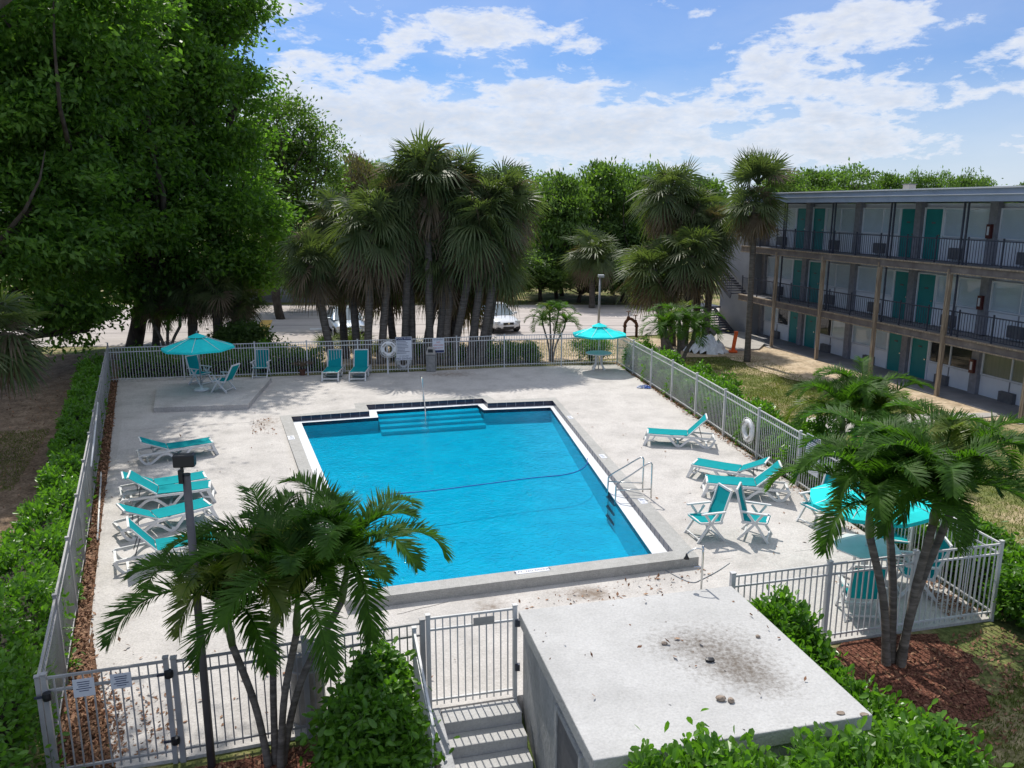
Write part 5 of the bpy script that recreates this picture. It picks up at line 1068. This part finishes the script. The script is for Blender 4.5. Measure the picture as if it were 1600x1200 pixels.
for a in ((0, 925, 268, 66, 7.0, 'tallest bright green broad tree in the middle distance left of centre right'), (1, 978, 272, 69, 5.5, 'bright green tree just right of the tallest middle distance tree'), (0, 872, 284, 62, 5.5, 'bright green tree left of the tallest one, above the umbrella end of the lot'),
          (3, 846, 286, 68, 5.0, 'brownish thin leaved tree between the palm clump and the bright green trees'), (1, 800, 270, 86, 8, 'distant green tree peeping above the right end of the palm clump'), (1, 1012, 268, 64, 4.5, 'green tree behind the brown skirted palm at the right of the lot'),
          (0, 560, 262, 72, 8, 'green tree behind the left part of the palm clump'), (3, 552, 240, 70, 4.2, 'thin twiggy tree rising left of the tallest palm'), (1, 640, 275, 75, 8, 'green tree hidden behind the tallest palms'), (0, 730, 285, 74, 8, 'green tree hidden behind the right hand palms of the clump'),
          (2, 845, 395, 60, 6.5, 'dark scrubby tree at the back edge of the lot right of the palm clump'), (2, 905, 420, 59.5, 6.0, 'dark scrubby tree beside the squat palm at the back of the lot'), (2, 975, 400, 60, 7.0, 'dark scrubby tree behind the lamp post'), (2, 780, 420, 60, 6.0, 'dark scrubby tree right behind the white hatchback'),
          (2, 1040, 420, 58, 6.5, 'dark scrubby tree behind the big brown skirted palms'), (2, 710, 430, 61, 6, 'dark scrubby tree behind the trunks of the palm clump'), (0, 1090, 290, 72, 7, 'green tree rising behind the right palm pair'), 
          (2, 650, 400, 62, 6, 'dark scrubby tree at the right end of the storage building'), (2, 880, 360, 64, 7, 'dark leafy tree under the bright green middle distance trees'), (2, 960, 350, 65, 7, 'dark leafy tree under the right hand bright green tree')):
    put(*a[:5], a[5], TG)
for a in ((0, 1262, 276, 95, 9, 'green tree just right of the tall palm above the motel roof'), (1, 1325, 267, 98, 7.5, 'taller green tree above the roof vent of the motel'), (0, 1382, 281, 100, 6.5, 'green tree above the motel roof left of the floodlight'), (1, 1434, 276, 105, 4.5, 'narrow green tree above the motel roof right of the floodlight'), (1, 1470, 277, 104, 5, 'pair of small crowns above the right part of the motel roof'),
          (2, 1505, 279, 106, 6, 'dark round tree above the right part of the motel roof'), (0, 1545, 287, 110, 6, 'low green tree near the right edge above the motel roof'), (0, 1595, 294, 125, 8, 'lowest green tree at the right edge above the roof'), (0, 1210, 280, 92, 9, 'green tree behind the tall palm at the end of the motel')):
    put(*a[:5], a[5], FG)
# --- cabbage palms
def fan_crown(nl, R_, seed, up=75, down=-75, dead=.25, seg=22, droop=.5, fan=.62):
    rng = np.random.default_rng(seed); VS, FS, MI = [], [], []; nb = 0
    stem = MB()
    for i in range(nl):
        t = (i+.5)/nl; el_ = R(up + (down-up)*t**.92 + rng.uniform(-20, 20)); az_ = i*2.399963 + rng.uniform(-.5, .5)
        pl = R_*(.50 if t > .25 else .46)*rng.uniform(.6, 1.18); fl_ = R_*fan*rng.uniform(.85, 1.1)
        a = np.array([math.cos(az_)*math.cos(el_), math.sin(az_)*math.cos(el_), math.sin(el_)]); b = np.array([-math.sin(az_), math.cos(az_), 0]); c = np.cross(a, b); 
        if c[2] < 0: c = -c
        o = a*pl - np.array([0, 0, pl*pl*.10/R_]); th = np.linspace(-2.05, 2.05, seg) + rng.uniform(-.05, .05, seg)
        tw = rng.uniform(-1.1, 1.1); b2 = b*math.cos(tw) + c*math.sin(tw); a2 = unit(a - np.array([0, 0, rng.uniform(.0, .55)]) + rng.normal(size=3)*.18); c2 = np.cross(a2, b2)
        d = np.cos(th)[:, None]*a2 + np.sin(th)[:, None]*b2; Ls = fl_*(.72 + .28*np.cos(th))*rng.uniform(.88, 1.1, seg); fold = np.abs(np.sin(th))[:, None]*c2*rng.uniform(-.1, .45)
        w = fl_*.048; sd = np.cross(d, c2); dr = droop*rng.uniform(.45, 1.15)
        g = np.array([0, 0, -1.])
        def at_(s): return o + (d + fold)*Ls[:, None]*s + g*dr*fl_*s**2.0
        p0, p1, p2 = at_(.12), at_(.6), at_(1.0)
        V = np.stack([p0 - sd*w*.3, p0 + sd*w*.3, p1 + sd*w*.62, p1 - sd*w*.62, p2 + sd*.004, p2 - sd*.004], 1).reshape(-1, 3)
        k = np.arange(seg)[:, None]*6 + nb; FS.append(np.concatenate([k + [[0, 1, 2, 3]], k + [[3, 2, 4, 5]]])); VS.append(V); MI.append((1 if (t > 1-dead and rng.random() < .8) or rng.random() < .06 else 0, 2*seg)); nb += len(V)
        stem.tube([(0, 0, 0), o*.5 + (0, 0, .03), o*1.1], [.03, .018, .012], 4, mi=0, cap=False)
    q = MB(); V = np.concatenate(VS); off_ = 0
    base = 0; q.V.append(V); q.n = len(V)
    for F, (mi, c_) in zip(FS, MI): q.L.append(F.ravel()); q.T.append(np.full(len(F), 4)); q.MI.append(np.full(len(F), mi))
    for k in range(0): pass
    V2 = np.concatenate(stem.V); o2 = q.n; q.V.append(V2); q.n += len(V2)
    for l_, t_ in zip(stem.L, [None]*len(stem.L)): q.L.append(l_ + o2)
    q.T += stem.T; q.MI += [np.full(sum(len(t_) for t_ in stem.T), 0)]
    return q
crowns = [fan_crown(56, 1.9, 31, droop=.45, down=-66).build('crown', [X['sabal'], X['sabdead']], world=False), fan_crown(60, 1.9, 32, dead=.28, down=-70, droop=.5).build('crown', [X['sabal'], X['sabdead']], world=False), fan_crown(52, 1.9, 33, dead=.18, droop=.4, down=-62).build('crown', [X['sabal'], X['sabdead']], world=False)]
cu_used = [False]*3
def sabal(label, base, head, k, s, r=.17, group=None, sz=1.0, boots=False, lean=None):
    base = np.array(base, float); head = np.array(head, float); t = thing('cabbage_palm', label, 'palm tree', base, group=group)
    q = MB(); n = 16; P = [base*(1-u_) + head*u_ + (np.array(lean)*math.sin(math.pi*u_) if lean is not None else 0) for u_ in np.linspace(-.02, 1, n)]
    rr = [r*(1.25 - .25*min(1, u_*5)) * (1 + .05*(i % 2)) for i, u_ in enumerate(np.linspace(0, 1, n))]; q.tube(P, rr, 10)
    if boots:
        rg = np.random.default_rng(int(abs(head[0]*100)))
        for i in range(60):
            u_ = rg.uniform(.62, 1.0); p = base*(1-u_) + head*u_; a = rg.uniform(0, 6.28); d = np.array([math.cos(a), math.sin(a), .8]); q.beam(p + d*r*.7, p + d*(r + .22), .05, .03)
    q.build('trunk', X['trunk'] if 'grey ringed' in label or 'leaning' in label else X['trunk_shaded'], t, smooth=True)
    if not cu_used[k]: c = crowns[k]; cu_used[k] = True
    else: c = crowns[k].copy(); C.objects.link(c)
    c.parent = t; c.location = head - base; c.rotation_euler = (random.uniform(-.12, .12), random.uniform(-.12, .12), random.uniform(0, 6.28)); c.scale = (s, s, s*sz); return t
PG = 'cabbage palms in the clump behind the back fence'
def gp(px_, py_, z=0.05): return G(px_, py_, z)
def head(px_, py_, Y): return AT(px_, py_, Y)
sb_ = [('short leaning cabbage palm at the left edge of the clump with shaggy bare leaf bases', (521, 571), (487, 408, 35.6), 0, .92, True), ('grey ringed cabbage palm second from the left in the clump', (574, 572), (580, 360, 35.4), 1, 1.22, False), ('dark slender cabbage palm close behind the grey ringed one', (595, 571), (612, 330, 36.2), 0, 1.15, False),
       ('dark cabbage palm with ferny trunk right of the life rings', (632, 572), (640, 292, 36.4), 2, 1.18, False), ('tallest cabbage palm near the middle of the clump', (672, 573), (668, 280, 36.2), 1, 1.2, False), ('dark cabbage palm right beside the tallest one', (684, 572), (705, 318, 36.7), 0, 1.15, False),
       ('cabbage palm behind the litter bin leaning slightly right', (694, 572), (716, 292, 37.0), 2, 1.05, False), ('shaggy trunked cabbage palm right of centre in the clump', (705, 572), (748, 352, 35.7), 1, 1.2, False), ('left of the two cabbage palms that lean right beside the white hatchback', (733, 573), (765, 330, 36.4), 0, 1.1, False),
       ('right of the two cabbage palms that lean right beside the white hatchback', (748, 573), (792, 312, 36.7), 2, 1.05, False), ('low crowned cabbage palm filling the dark middle of the clump', (660, 571), (690, 412, 36.5), 1, 1.05, False), ('low crowned cabbage palm at the right side of the clump', (756, 571), (778, 412, 36.8), 0, .95, False),
       ('low crowned cabbage palm under the big left crown of the clump', (560, 571), (548, 420, 36.7), 2, .95, False), ('cabbage palm filling the gap under the tallest crowns', (645, 572), (640, 372, 37.2), 1, 1.15, False)]
for lb, b, h, k, s, bo in sb_:
    sabal(lb, gp(*b), head(*h), k, s*.93, .17, PG, boots=bo, sz=1.22)
for lb, b, h, k, s in (('low skirted cabbage palm at the back of the clump above the pool rules sign', (618, 566), (602, 425, 37.6), 1, .95), ('low skirted cabbage palm at the back of the clump above the warning sign', (700, 566), (722, 430, 37.8), 1, 1.0), ('cabbage palm behind the left shoulder of the clump', (540, 562), (525, 345, 38.6), 2, .95), ('cabbage palm behind the two that lean right', (740, 562), (752, 318, 39.5), 1, .95)):
    sabal(lb, gp(*b), head(*h), k, s, .17, PG, sz=1.2)
sabal('tall single cabbage palm with a thick skirt in front of the motel corner', gp(1167, 568), head(1180, 322, 35.9), 1, .84, .125, sz=.9)
t_ = [o for o in children(bpy.data.objects[[o.name for o in bpy.data.objects if o.get('label', '').startswith('tall single')][0]]) if o.name.startswith('crown')][0]
p_ = bpy.data.objects[t_.parent.name]; c2_ = fan_crown(30, 1.6, 44, up=80, down=25, dead=.03, droop=.12, fan=.7).build('crown_top', [X['sabal'], X['sabdead']], p_, world=False); c2_.location = (head(1184, 288, 35.9) - np.array(gp(1167, 568)))
RG2 = 'cabbage palms right of the lot'
for lb, b, h, k, s in (('big skirted cabbage palm right of centre in front of the lot corner', (1068, 548), (1082, 400, 39.4), 1, 1.12), ('brown skirted cabbage palm leaning left of the big skirted one', (1040, 546), (1022, 420, 40.0), 0, 1.1), ('taller brown skirted cabbage palm behind the big skirted one', (1050, 540), (1045, 305, 42), 1, 1.15),
                       ('grey green cabbage palm between the tall brown palm and the motel', (1088, 542), (1090, 330, 41.5), 2, 1.0), ('cabbage palm with low leaves beside the end wall of the motel', (1100, 546), (1118, 352, 40.2), 0, .8)):
    sabal(lb, gp(*b), head(*h), k, s, .17, RG2)
sabal('squat cabbage palm against the dark scrub behind the lamp post', G(925, 482, lotz), head(925, 395, 56), 2, 1.25, .2)
sabal('large cabbage palm whose fronds hang in from the left edge', (-15.6, 22.0, -.05), head(-12, 520, 21.0), 2, .88, .2)
sabal('cabbage palm seen under the oak beside its trunk', gp(243, 550), head(248, 455, 38.5), 1, .8, .17)
# palmettos and low plants at the palm feet
def palmetto(label, p, s, k=2, seed=None):
    t = thing('palmetto', label, 'shrub', p, random.uniform(0, 6), 'low palmetto fans among the palm trunks', world=False); q = fan_crown(16, .75*s, seed or 50, up=80, down=10, dead=.05, seg=16, droop=.12, fan=.8); o = q.build('fronds', [X['sabal'], X['sabdead']], t, world=False); o.location = (0, 0, .15); return t
for px_, py_, s, lb in ((507, 546, 1.1, 'palmetto in front of the leftmost clump palm'), (550, 548, 1.5, 'large dark palmetto hiding the silver car'), (612, 548, .9, 'yellowish palmetto between the trunks left of the life rings'), (590, 556, .8, 'low dark palmetto directly left of the life ring post'), (645, 553, 1.0, 'palmetto at the foot of the ferny trunk'), (568, 552, .8, 'low palmetto at the foot of the grey ringed palm'), (660, 556, .7, 'small palmetto left of the warning sign')):
    palmetto(lb, gp(px_, py_), s, seed=abs(hash(lb)) % 1 + int(px_))
# --- feather palms
def feather_frond(q, o, az_, el_, L_, rng, nl=42, ll=.42, curl=1.9, mi=0, w=.025, rise=.6, stem=None):
    d0 = np.array([math.cos(az_), math.sin(az_), 0]); n = 12; P = [np.array(o, float)]; e = el_; ds = L_/n
    for i in range(n): P.append(P[-1] + (d0*math.cos(e) + np.array([0, 0, math.sin(e)]))*ds); e -= curl/n*(.45 + 1.1*(i/n))
    P = np.array(P); T = np.gradient(P, axis=0); T = unit(T); sd = np.array([-math.sin(az_), math.cos(az_), 0]); (stem or q).tube(P, np.linspace(.022, .004, n+1), 5, mi=0, cap=False)
    t = np.linspace(.10, .995, nl); ii = t*n; i0 = np.minimum(ii.astype(int), n-1); fr_ = (ii - i0)[:, None]; base = P[i0]*(1-fr_) + P[i0+1]*fr_; tt = unit(T[i0]*(1-fr_) + T[i0+1]*fr_); up = unit(np.cross(sd, tt)); up = np.where(up[:, 2:3] < 0, -up, up) if False else -up*np.sign((np.cross(sd, tt))[0, 2] * -1)
    up = unit(np.cross(tt, sd)); 
    if up[0, 2] < 0: up = -up
    prof = ll*np.sin(np.pi*np.clip(.12 + .86*t, 0, 1))**.55
    for s in (-1, 1):
        k = len(t); fw = .7 + .6*t + rng.uniform(-.25, .25, k); a = unit(sd[None]*s + tt*fw[:, None] + up*(rise + rng.uniform(-.4, .3, k))[:, None]); Lk = (prof*rng.uniform(.85, 1.12, k))[:, None]; g = np.array([0, 0, -1.])
        ww = w*(.8 + .3*rng.random((k, 1))); nrm = unit(np.cross(a, tt)); b = unit(np.cross(a, nrm)); p1 = base + a*Lk*.5 + g*Lk*.06; p2 = base + a*Lk + g*Lk*rng.uniform(.1, .34, (k, 1))
        V = np.stack([base - b*ww*.25, base + b*ww*.25, p1 + b*ww*.5, p1 - b*ww*.5, p2 + b*.002, p2 - b*.002], 1).reshape(-1, 3); j = np.arange(k)[:, None]*6; q.add(V, np.concatenate([j + [[0, 1, 2, 3]], j + [[3, 2, 4, 5]]]), mi)
def feather_palm(name, label, base, heads, L_=1.7, nf=9, seed=1, r=.075, nl=42, ll=.42, group=None, els=(70, 8), dirs=None, shaft=.55):
    rng = np.random.default_rng(seed); base = np.array(base, float); t = thing(name, label, 'palm tree', base, group=group)
    for hi, h in enumerate(heads):
        h = np.array(h, float); b = base + np.array([*(unit(h[:2] - base[:2])*r*1.4), 0]); sh = h - np.array([0, 0, shaft]) + (b - h)*np.array([.12, .12, 0])
        mid_ = b*.45 + sh*.55 - np.array([(h-b)[0]*.16, (h-b)[1]*.16, 0]); P = spline([b - (0, 0, .3), b*.8 + mid_*.2, mid_, sh], 7); n = len(P)
        MB().tube(P, [r*(1.35 - .5*min(1, i/n*2.2))*(1 + .035*(i % 2)) for i in range(n)], 12).build('trunk', X['trunk'], t, smooth=True)
        MB().tube([sh - (0, 0, .02), sh*.75 + h*.25, sh*.4 + h*.6, h], [r*.86, r*1.05, r*.75, r*.35], 12).build('crownshaft', X['shaft'], t, smooth=True)
        q = MB(); 
        for i in range(nf):
            tt_ = i/(nf-1); az_ = i*2.4 + hi*1.3 + rng.uniform(-.25, .25); el_ = R(els[0] + (els[1]-els[0])*tt_ + rng.uniform(-6, 6)); feather_frond(q, h - (0, 0, .05), az_, el_, L_*rng.uniform(.85, 1.1)*(.78 if tt_ < .12 else 1), rng, nl, ll, curl=2.1 + .35*tt_, mi=(1 if rng.random() < .05 else 0), rise=.65)
        q.build('crown', [X['adon'], X['adony']], t)
    return t
YL = 9.3
feather_palm('feather_palm', 'dark multi trunked feather palm near the bottom left in front of the pool', (-3.05, 9.0, -.1), [AT(352, 945, 9.2), AT(425, 890, 9.7), AT(465, 925, 9.0), AT(545, 875, 9.6)], 1.65, 12, 4, .052, 100, .38, els=(86, 30))
feather_palm('feather_palm', 'bright green multi trunked feather palm near the right edge', (6.0, 11.35, -.15), [AT(1358, 785, 11.6), AT(1390, 748, 12.2), AT(1468, 765, 11.4), AT(1500, 745, 12.2)], 1.85, 14, 9, .07, 104, .40, els=(86, 24))
p = G(1325, 738, .05); feather_palm('feather_palm', 'feather palm behind the right fence in front of the motel lawn', p, [AT(1318, 640, p[1]), AT(1376, 645, p[1]+.5), AT(1345, 625, p[1]+.8)], 1.9, 15, 14, .075, 80, .40, els=(80, 8))
p = G(1060, 574, .1); feather_palm('feather_palm', 'feather palm clump under the big skirted palms at the fence corner', p, [AT(1040, 508, 34.6), AT(1086, 512, 34.8), AT(1062, 498, 35.2)], 1.5, 14, 15, .1, 40, .46, els=(80, 5))
p = G(861, 566, .1); feather_palm('feather_palm', 'slender four stemmed feather palm behind the back fence left of the far umbrella', p, [AT(847, 498, 36.6), AT(859, 486, 37), AT(873, 484, 37.2), AT(884, 502, 36.4)], .95, 9, 16, .045, 26, .32, els=(75, 5), shaft=.3)
p = G(262, 556, .1); feather_palm('feather_palm', 'dark feather palm clump under the oak behind the left umbrella', p, [AT(236, 488, 38), AT(262, 480, 38.4), AT(282, 492, 37.6)], 1.2, 9, 17, .08, 26, .4, els=(70, 0))
# trunks under the oak
for k, (b, h, lb) in enumerate((((302, 552), (300, 455, 38.2), 'stout dark cabbage palm behind the left umbrella'), ((342, 552), (338, 450, 38.0), 'thick trunked dark palm right of the left umbrella top'), ((374, 550), (372, 470, 38.6), 'palm with rough trunk beside the dark shrub'))):
    sabal(lb, gp(*b), head(*h), [1, 0, 2][k], .75, .22)
# --- shrubs and hedges
def shrub(label, p, rx, ry, rz_, n, leaf, m, seed=1, name='shrub', group=None, cat='shrub', shape=6):
    rng = np.random.default_rng(seed); t = thing(name, label, cat, p, group=group, world=False); lobes = [(0, 0, rz_*.55, rx*.8, ry*.8, rz_*.5)] + [(rng.uniform(-.5, .5)*rx, rng.uniform(-.5, .5)*ry, rz_*rng.uniform(.4, .7), rx*.5, ry*.5, rz_*.38) for _ in range(6)]
    P, out, c = crown_pts(lobes, n, 26, .12*max(rx, .6), rng, .7); P = P[P[:, 2] > 0.02]; leaves(q := MB(), P, leaf, .5, rng=rng, up=1.0, shape=shape); q.build('foliage', m, t, world=False)
    q = MB()
    for i in range(9): a = rng.uniform(0, 6.28); q.tube([(0, 0, -.1), (rx*.3*math.cos(a), ry*.3*math.sin(a), rz_*.4), (rx*.6*math.cos(a), ry*.6*math.sin(a), rz_*.75)], [.03, .02, .008], 5)
    q.build('stems', X['twig_core'], t, world=False); return t
shrub('dark rounded shrub behind the back fence left of the yellow marking', gp(376, 556), 1.5, .9, 1.5, 300, .16, X['bgdark'], 61)
for k, (px_, w, h, lb) in enumerate(((716, .75, .85, 'clipped dark bush behind the back fence left of the leaning palm pair'), (762, .8, 1.0, 'clipped dark bush behind the back fence right of the leaning palm pair'), (793, .7, 1.0, 'clipped dark bush third from the litter bin behind the back fence'), (826, .55, .95, 'narrow clipped dark bush left of the four stemmed palm'), (926, .95, 1.15, 'round clipped bush behind the table at the far right corner'), (645, .8, .8, 'clipped dark bush behind the pool rules sign'))):
    shrub(lb, G(px_, 566, .12), w, .6, h, 260, .075, X['hedge'], 70+k, 'clipped_bush', 'clipped bushes behind the back fence', 'bush', 4)
def hedge(label, path, width, height, leaf, dens, seed=1, m=None, zf=gz, aspect=.5, bumps=.16, shape=6, young=.12, name='hedge', cat='hedge'):
    """path of (x,y[,w,h]); leaves scattered in a bumpy shell over a solid dark core added to shade the inside"""
    rng = np.random.default_rng(seed); P = [np.array(p[:2], float) for p in path]; Wd = [p[2] if len(p) > 2 else width for p in path]; Hd = [p[3] if len(p) > 3 else height for p in path]
    seg = [np.linalg.norm(P[i+1]-P[i]) for i in range(len(P)-1)]; Lt = sum(seg); t = thing(name, label, cat, (*P[0], zf(*P[0])))
    n = int(dens*Lt); s = rng.uniform(0, Lt, n); cum = np.concatenate([[0], np.cumsum(seg)]); i = np.clip(np.searchsorted(cum, s) - 1, 0, len(seg)-1); f = (s - cum[i])/np.array(seg)[i]
    A, B = np.array(P)[i], np.array(P)[i+1]; W_ = np.array(Wd)[i]*(1-f) + np.array(Wd)[i+1]*f; H_ = np.array(Hd)[i]*(1-f) + np.array(Hd)[i+1]*f; d = unit(B-A); nn = np.stack([-d[:, 1], d[:, 0]], 1)
    th = rng.uniform(-.12, math.pi + .12, n); cr = np.cos(th); sr = np.sin(th); ex = .6; cx_ = np.sign(cr)*np.abs(cr)**ex; sz = np.maximum(0, sr)**ex; rad = rng.uniform(.72, 1.0, n)**.7
    bump_ = 1 + bumps*(np.sin(s*2.3 + np.sin(th*2)*1.5) + .8*np.sin(s*5.1 + th*3.0) + .5*np.sin(s*11 + th*5)) + rng.normal(size=n)*.05
    xy = A + (B-A)*f[:, None] + nn*(cx_*W_*.5*rad*bump_)[:, None]; z = H_*(.08 + .92*sz*rad)*bump_ ; zg = np.array([zf(a, b) for a, b in xy]); Pt = np.column_stack([xy, zg + np.maximum(.03, z)]); out = np.column_stack([nn*cx_[:, None], sz])
    yg = rng.random(n) < young; q = MB(); mm_ = m or X['hedge']; leaves(q, Pt[~yg], leaf, aspect, 0, rng, out[~yg]*.8, up=.8, shape=shape); 
    if yg.any(): leaves(q, Pt[yg] + out[yg]*.05, leaf*1.1, aspect, 1, rng, out[yg]*.9 + np.array([0, 0, .5]), up=.8, shape=shape)
    q.build('foliage', [mm_, X['hedgel']], t)
    q = MB(); k = max(2, int(Lt/.35)); ring = []
    for j in range(k+1):
        s_ = Lt*j/k; a = min(len(seg)-1, int(np.searchsorted(cum, s_, side='right')-1)); f_ = (s_ - cum[a])/seg[a]; p = P[a]*(1-f_) + P[a+1]*f_; w_ = Wd[a]*(1-f_) + Wd[a+1]*f_; h_ = Hd[a]*(1-f_) + Hd[a+1]*f_; d_ = (P[a+1]-P[a])/seg[a]; n_2 = np.array([-d_[1], d_[0]])
        for th_ in np.linspace(0, math.pi, 7): r_ = rng.uniform(.64, .78)*(.3 if j in (0, k) else 1); c_, s2_ = math.cos(th_), math.sin(th_); pp = p + n_2*math.copysign(abs(c_)**.6, c_)*w_*.5*r_; ring.append((*pp, zf(*pp) - .1 + max(0, s2_)**.6*h_*r_))
    q.add(ring, [(j*7+i_, j*7+i_+1, (j+1)*7+i_+1, (j+1)*7+i_) for j in range(k) for i_ in range(6)] + [tuple(range(7))[::-1], tuple(k*7 + v for v in range(7))]); q.build('shade_core', X['twig_core'], t)  # solid dark core, added to block light and darken the hedge inside
    return t
hz_ = lambda x, y: gz(x, y)
lh = []
for t_ in np.linspace(.0, 1.04, 12):
    y = fl(t_)[1]; w = .85 + .9*max(0, min(1, (16.5-y)/4)) + max(0, 12-y)*.35; d_ = unit(FENL[1]-FENL[0]); nn = np.array([d_[1], -d_[0]]); nn = nn if nn[0] < 0 else -nn; c_ = fl(t_) + nn*(w/2 + .12); lh.append((*c_, w, .95 + (.25 if y < 14 else 0)))
hedge('long bright green leafy hedge outside the left fence', lh, 1.3, 1.0, .105, 1900, 81, aspect=.5, bumps=.13)
hedge('dark leafy hedge behind the back fence on the left under the oak', [tuple(D(178, 590)[:2] + (0, .7)), tuple(D(300, 588)[:2] + (0, .75)), tuple(D(430, 582)[:2] + (0, .75)), tuple(D(500, 580)[:2] + (0, .7))], 1.0, .95, .14, 900, 82, zf=lambda x, y: .1, shape=4, bumps=.2)
rh = []
for t_ in np.linspace(.0, 1.0, 12):
    y = RIGHT[0][1]*(1-t_) + RIGHT[1][1]*t_; x = RIGHT[0][0]*(1-t_) + RIGHT[1][0]*t_; w = 1.35 + .2*math.sin(y*.7); rh.append((x + w/2 + .22, y, w, .92 + .1*math.sin(y)))
hedge('low bright green hedge outside the right fence', rh, .9, .7, .11, 2000, 83, bumps=.2)
# hedge round the pump house
h1 = hedge('thick glossy leaved hedge along the right side of the pump house', [(3.78, 11.1, .8, 1.55), (4.02, 10.2, .95, 1.65), (4.35, 9.2, 1.05, 1.75), (4.65, 8.2, 1.1, 1.95), (4.85, 7.5, 1.15, 2.0)], 1.1, 1.9, .10, 6500, 84, zf=lambda x, y: gz(x, y)*.9 - .18, aspect=.56, bumps=.06, young=.22)
h2 = hedge('thick glossy leaved hedge along the bottom edge below the pump house roof', [(1.3, 6.8, 1.2, 2.38), (2.2, 7.0, 1.2, 2.38), (3.3, 7.2, 1.15, 2.36), (4.3, 7.3, 1.2, 2.2)], 1.1, 1.9, .11, 5800, 85, zf=lambda x, y: -.9, aspect=.56, bumps=.06, young=.14)
shrub('leafy bright green shrub between the near palm trunks and the steps', (-1.75, 8.7, -.2), .72, .8, 1.35, 420, .125, X['hedge'], 86)
shrub('upright leafy shrub sprouting beside the near fence left of the steps', (-1.72, 9.5, -.1), .4, .35, 1.4, 190, .125, X['hedge'], 87)
shrub('small green shrub growing through the near right corner fence', (9.0, 12.6, -.05), .6, .9, 1.0, 260, .11, X['hedge'], 88)
shrub('leafy green shrub outside the right fence beside the round table', (8.9, 14.6, -.05), .55, 1.1, 1.05, 300, .11, X['hedge'], 89)
# --- grass, litter
def scatter(q, poly, n, kind, rng, zf=gz, dens=None):
    A = np.array([p[:2] for p in poly]); x0, y0 = A.min(0); x1, y1 = A.max(0); P = []
    while len(P) < n:
        x, y = rng.uniform(x0, x1), rng.uniform(y0, y1)
        if inpoly(x, y, poly): P.append((x, y, zf(x, y)))
    P = np.array(P); k = len(P)
    if kind == 'grass':
        a = rng.normal(size=(k, 3))*.45; a[:, 2] = 1; a = unit(a); s = rng.uniform(.03, .085, (k, 1)); b = unit(np.cross(a, rng.normal(size=(k, 3)))); w = .009
        V = np.stack([P - b*w, P + b*w, P + a*s + b*w*.3, P + a*s - b*w*.3], 1).reshape(-1, 3); q.add(V, np.arange(4*k).reshape(k, 4))
    else: 
        P[:, 2] += .012; leaves(q, P, .075, .5, 0, rng, np.zeros((k, 3)), up=2.5, shape=4, jit=.5)
rg = np.random.default_rng(5); q = MB()
scatter(q, [(8.6, 11.5), (9.6, 20), (8.6, 29), (11.5, 33), (15.6, 26), (16.6, 18), (14, 9), (8, 8)], 42000, 'grass', rg)
scatter(q, [(6.5, 36.5), (8.2, 25), (12.5, 28), (11.5, 37)], 16000, 'grass', rg); scatter(q, [(5.2, 9.2), (9, 12), (13, 10), (9, 5.5), (5.5, 6)], 22000, 'grass', rg)
scatter(q, [(-14.5, 18.5), (-12.6, 19.2), (-14.6, 24.5), (-17.5, 24)], 9000, 'grass', rg); scatter(q, [(0, 36.5), (7, 37.5), (7, 42), (0, 41)], 9000, 'grass', rg)
tag(q.build('grass', X['grass']), 'short dry grass on the lawn', 'grass', kind='stuff')
q = MB(); zfd = lambda x, y: dz(y)
strip = [tuple(p) for p in ms] + [tuple(p) for p in ms2]
scatter(q, strip, 5200, 'l', rg, zfd); scatter(q, [(-5.7, 8.8), (-4.2, 9.25), (-4.9, 10.4), (-6.3, 11.2)], 480, 'l', rg, zfd); scatter(q, [(-5.7, 8.8), (-5.0, 9.05), (-5.8, 10.6), (-6.4, 10.6)], 800, 'l', rg, zfd)
scatter(q, [(-5.6, 8.5), (-1.2, 9.85), (-1.2, 8), (-5.2, 7)], 3800, 'l', rg); scatter(q, [(3.6, 11.2), (8.4, 12.5), (8.8, 11), (6.2, 9.4), (4.6, 9.4)], 3000, 'l', rg)
scatter(q, [(7.6, 12.7), (8.3, 12.9), (7.9, 15.6), (7.6, 15.4)], 700, 'l', rg, zfd); scatter(q, [(.0, 13.3), (4.0, 14.9), (3.9, 14.3), (.6, 12.6)], 160, 'l', rg, zfd); scatter(q, [tuple(G(150, 1000)[:2]), tuple(G(420, 1000)[:2]), tuple(G(420, 1150)[:2]), tuple(G(150, 1150)[:2])], 60, 'l', rg, zfd)
scatter(q, [(-24, 14), (-11, 15.5), (-17, 33), (-26, 33)], 5000, 'l', rg); scatter(q, [(4.45, 35.2), (4.75, 35.2), (8.2, 13), (7.9, 13)], 1500, 'l', rg, zfd)
scatter(q, [(-7.9, 25.5), (-8.6, 25.5), (-8.0, 23.6), (-7.2, 23.6)], 110, 'l', rg, zfd); scatter(q, [(9, 9), (5, 8), (6, 5.6), (12, 8)], 1400, 'l', rg)
scatter(q, [tuple(p) for p in PH], 34, 'l', rg, lambda x, y: 1.365); scatter(q, [(-8.5, 11), (-5.5, 9.3), (0, 11.2), (3.4, 12.0), (7.6, 13.4), (7.0, 18), (3.8, 26), (-7.5, 27), (-12, 26)], 260, 'l', rg, lambda x, y: (dz(y) if not inpoly(x, y, Oxy) else -3.0))
tag(q.build('leaf_litter', X['litter']), 'scattered dry brown leaves on the mulch and deck edges', 'leaves', kind='stuff')
for o in list(bpy.data.objects):
    if o.get('label') == 'x': bpy.data.objects.remove(o)
    elif o.get('_wl') is not None: del o['_wl']
